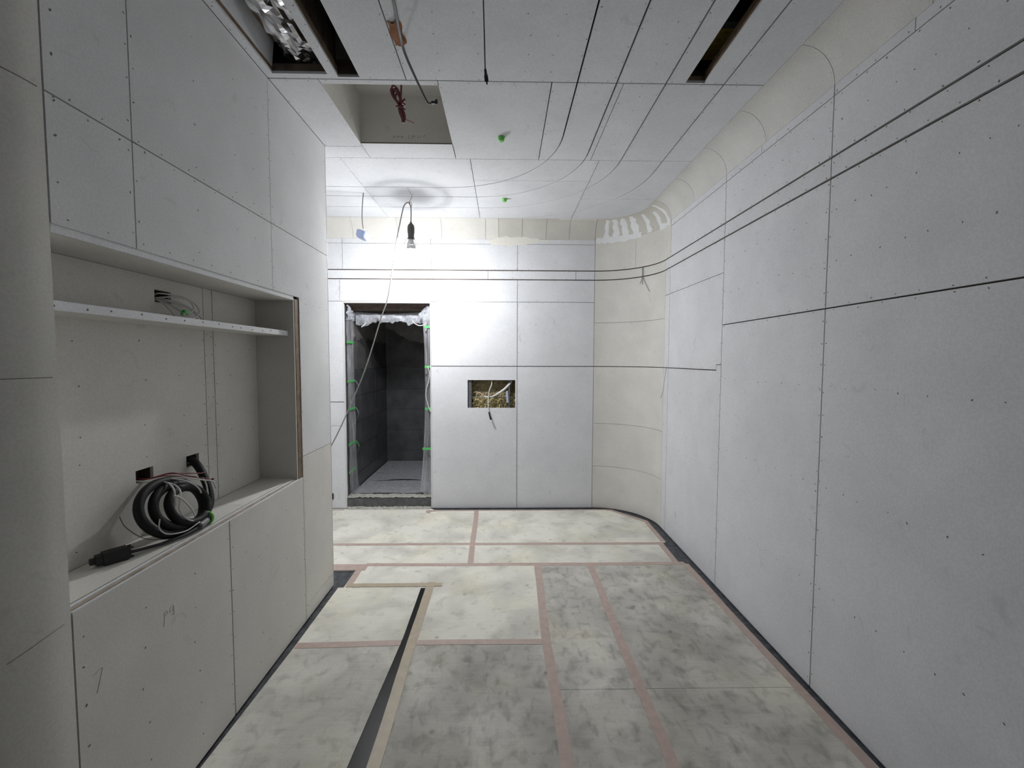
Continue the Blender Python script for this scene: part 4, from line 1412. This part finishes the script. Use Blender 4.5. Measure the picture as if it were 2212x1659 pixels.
for a, b in zip(sp_[:-1], sp_[1:]):
    ln.append(ln[-1] + (b - a).length)
sp2 = []
N2 = int(ln[-1] / .0035)
j = 0
for i in range(N2 + 1):
    s_ = ln[-1] * i / N2
    while j < len(ln) - 2 and ln[j + 1] < s_:
        j += 1
    f_ = (s_ - ln[j]) / max(1e-9, ln[j + 1] - ln[j])
    sp2.append(sp_[j].lerp(sp_[j + 1], min(1, f_)))
cm = MB()
cnt = [0]


def rf(s):
    cnt[0] += 1
    return 1.0 if cnt[0] % 2 else .90


cm.tube(sp2, RCN, 10, smooth=False, rfn=rf)
cm.build('conduit', 'conduit', t, smooth=True)
MB().tube([(-1.222, 1.800, .906), (-1.213, 1.765, .905), (-1.211, 1.74, .904)], .0125, 12, sub=4).build('sleeve', 'grey_cable', t, smooth=True)
MB().tube([(-1.211, 1.745, .903), (-1.214, 1.71, .899), (-1.222, 1.66, .896), (-1.245, 1.60, .895), (-1.275, 1.53, .901), (-1.290, 1.50, .904)], .0055, 8).build('plug_lead', 'black_rubber', t, smooth=True)
pg = MB()
pd = Vector((-.55, -.83, 0)).normalized()
ps = Vector((.83, -.55, 0))
pc = Vector((-1.307, 1.474, NZ0 + .023))


def pbox(l0, l1, hw, hh):
    V = []
    for l_ in (l0, l1):
        for sx, sz in ((-1, -1), (1, -1), (1, 1), (-1, 1)):
            V.append(pc + pd * l_ + ps * hw * sx + Vector((0, 0, hh * sz)))
    pg.add(V, [(3, 2, 1, 0), (4, 5, 6, 7), (0, 1, 5, 4), (1, 2, 6, 5), (2, 3, 7, 6), (3, 0, 4, 7)])


pbox(-.030, .034, .017, .0205)
pbox(.034, .052, .013, .016)
pbox(.052, .066, .008, .009)
pbox(-.040, -.030, .016, .005)
for sz in (-1, 1):
    for sx in (-1, 1):
        V = []
        for l_ in (-.044, -.030):
            for ex, ez in ((-1, -1), (1, -1), (1, 1), (-1, 1)):
                V.append(pc + pd * l_ + ps * (.012 * sx + .003 * ex) + Vector((0, 0, .015 * sz + .003 * ez)))
        pg.add(V, [(3, 2, 1, 0), (4, 5, 6, 7), (0, 1, 5, 4), (1, 2, 6, 5), (2, 3, 7, 6), (3, 0, 4, 7)])
pg.build('plug', 'black_rubber', t)
MB().tube([(-1.232 + .021 * math.cos(a), 1.822 + .012 * math.sin(a) * 0, .910 + .022 * math.sin(a)) for a in np.linspace(0, 2 * PI, 15)[:-1]], .0065, 6, closed=True, sub=2).build('green_tie', 'green_cap', t, smooth=True)
# pale wires coming out with the conduit
MB().tube([(NX - .02, 1.950, 1.112), (-1.372, 1.950, 1.105), (-1.335, 1.936, 1.072), (-1.298, 1.915, 1.03), (-1.272, 1.888, .985), (-1.250, 1.858, .950), (-1.236, 1.830, .932)], .0032, 6).build('white_wire', 'white_cable', t, smooth=True)
MB().tube([(-1.255, 1.60, .985), (-1.245, 1.585, .955), (-1.235, 1.61, .925), (-1.222, 1.68, .908), (-1.215, 1.75, .918)], .0024, 6).build('white_wire', 'white_cable', t, smooth=True)
MB().tube([(-1.240, 1.652, 1.055), (-1.232, 1.672, 1.042), (-1.222, 1.695, 1.01), (-1.216, 1.715, .975), (-1.222, 1.735, .948)], .0036, 6).build('white_wire', 'white_cable', t, smooth=True)
MB().tube([(-1.215, 1.735, .897), (-1.235, 1.665, .888 + .004), (-1.300, 1.60, .91), (-1.345, 1.565, .965), (-1.36, 1.555, 1.01)], .0016, 6).build('tag_wire', 'grey_cable', t, smooth=True)
MB().add([(-1.300, 1.585, .945), (-1.308, 1.600, .952), (-1.290, 1.645, .915), (-1.282, 1.632, .905), (-1.2995, 1.5855, .9455), (-1.3075, 1.6005, .9525), (-1.2895, 1.6455, .9155), (-1.2815, 1.6325, .9055)],
         [(0, 1, 2, 3), (7, 6, 5, 4), (0, 4, 5, 1), (1, 5, 6, 2), (2, 6, 7, 3), (3, 7, 4, 0)]).build('paper_tag', 'tag_pink', t)

t = thing('wire_bunch', (-1.36, 1.76, 1.05), 'red and white thin wires coming out of the outlet hole above coil', 'wires')
for pts, r_, mt in (([(NX - .03, 1.715, 1.105), (NX + .008, 1.718, 1.102), (-1.345, 1.765, 1.108), (-1.315, 1.83, 1.094), (-1.295, 1.878, 1.082), (-1.288, 1.90, 1.080)], .0022, 'red_wire'),
                    ([(NX - .03, 1.720, 1.102), (NX + .008, 1.722, 1.100), (-1.345, 1.758, 1.103), (-1.300, 1.825, 1.078), (-1.270, 1.880, 1.058), (-1.262, 1.902, 1.050)], .0022, 'red_wire'),
                    ([(NX - .03, 1.712, 1.103), (NX + .008, 1.715, 1.101), (-1.340, 1.775, 1.110), (-1.305, 1.822, 1.085), (-1.285, 1.845, 1.075)], .0022, 'red_wire'),
                    ([(NX - .03, 1.700, 1.098), (NX + .01, 1.705, 1.096), (-1.340, 1.735, 1.098), (-1.290, 1.750, 1.090), (-1.262, 1.775, 1.070), (-1.245, 1.795, 1.040), (-1.240, 1.80, 1.02)], .0026, 'white_cable'),
                    ([(NX - .03, 1.705, 1.097), (NX + .01, 1.708, 1.096), (-1.330, 1.745, 1.098), (-1.280, 1.790, 1.085), (-1.262, 1.85, 1.060), (-1.250, 1.885, 1.045), (-1.240, 1.893, 1.012)], .0026, 'white_cable'),
                    ([(NX - .03, 1.695, 1.098), (NX + .01, 1.698, 1.096), (-1.300, 1.715, 1.085), (-1.245, 1.690, 1.065), (-1.232, 1.672, 1.030), (-1.232, 1.668, .995), (-1.225, 1.69, .955), (-1.225, 1.735, .925)], .0034, 'white_cable'),
                    ([(NX - .03, 1.698, 1.098), (NX + .01, 1.70, 1.096), (-1.310, 1.705, 1.092), (-1.262, 1.680, 1.075), (-1.245, 1.665, 1.045), (-1.240, 1.662, 1.015)], .0034, 'white_cable')):
    MB().tube(pts, r_, 6).build('wire_strand', mt, t, smooth=True)
MB().lathe([(.004, 0), (.0045, .006), (.002, .010)], (-1.262, 1.902, 1.050), (.2, .9, -.2), 8).build('wire_cap', 'black_rubber', t, smooth=True)

# ------------------------------------------------------------------ white cable loops in the upper outlet hole
t = thing('cable_loops', (-1.34, 1.87, 1.728), 'loops of thin white cable spilling from the upper outlet hole onto the shelf', 'cable')
for k, pts in enumerate(([(NX - .03, 1.83, 1.825), (NX + .004, 1.815, 1.832), (-1.37, 1.85, 1.832), (-1.35, 1.90, 1.828), (-1.335, 1.945, 1.805), (-1.325, 1.955, 1.775), (-1.318, 1.925, 1.748), (-1.312, 1.875, 1.737), (-1.305, 1.84, 1.734)],
                         [(NX - .03, 1.812, 1.812), (NX + .006, 1.815, 1.815), (-1.36, 1.85, 1.822), (-1.335, 1.90, 1.818), (-1.325, 1.92, 1.79), (-1.32, 1.90, 1.768), (-1.315, 1.86, 1.758), (-1.31, 1.835, 1.752)],
                         [(NX - .03, 1.83, 1.815), (NX + .004, 1.85, 1.812), (-1.375, 1.91, 1.805), (-1.362, 1.965, 1.785), (-1.352, 2.00, 1.755), (-1.345, 1.998, 1.735), (-1.34, 1.96, 1.732)],
                         [(NX - .03, 1.84, 1.808), (NX + .004, 1.86, 1.806), (-1.372, 1.93, 1.795), (-1.358, 1.975, 1.768), (-1.35, 1.975, 1.742), (-1.345, 1.94, 1.733)],
                         [(NX - .03, 1.82, 1.806), (NX + .006, 1.818, 1.805), (-1.355, 1.835, 1.785), (-1.33, 1.85, 1.765), (-1.318, 1.855, 1.757)],
                         [(NX - .03, 1.81, 1.804), (NX + .008, 1.808, 1.803), (-1.355, 1.815, 1.775), (-1.335, 1.822, 1.745), (-1.325, 1.835, 1.733)])):
    MB().tube(pts, .0032, 7).build('cable_loop', 'white_cable', t, smooth=True)
MB().bevbox((-1.325, 1.845, 1.752), (-1.308, 1.868, 1.770), .003).bevbox((-1.322, 1.835, 1.747), (-1.312, 1.845, 1.758), .002).build('green_connector', 'green_tape', t)
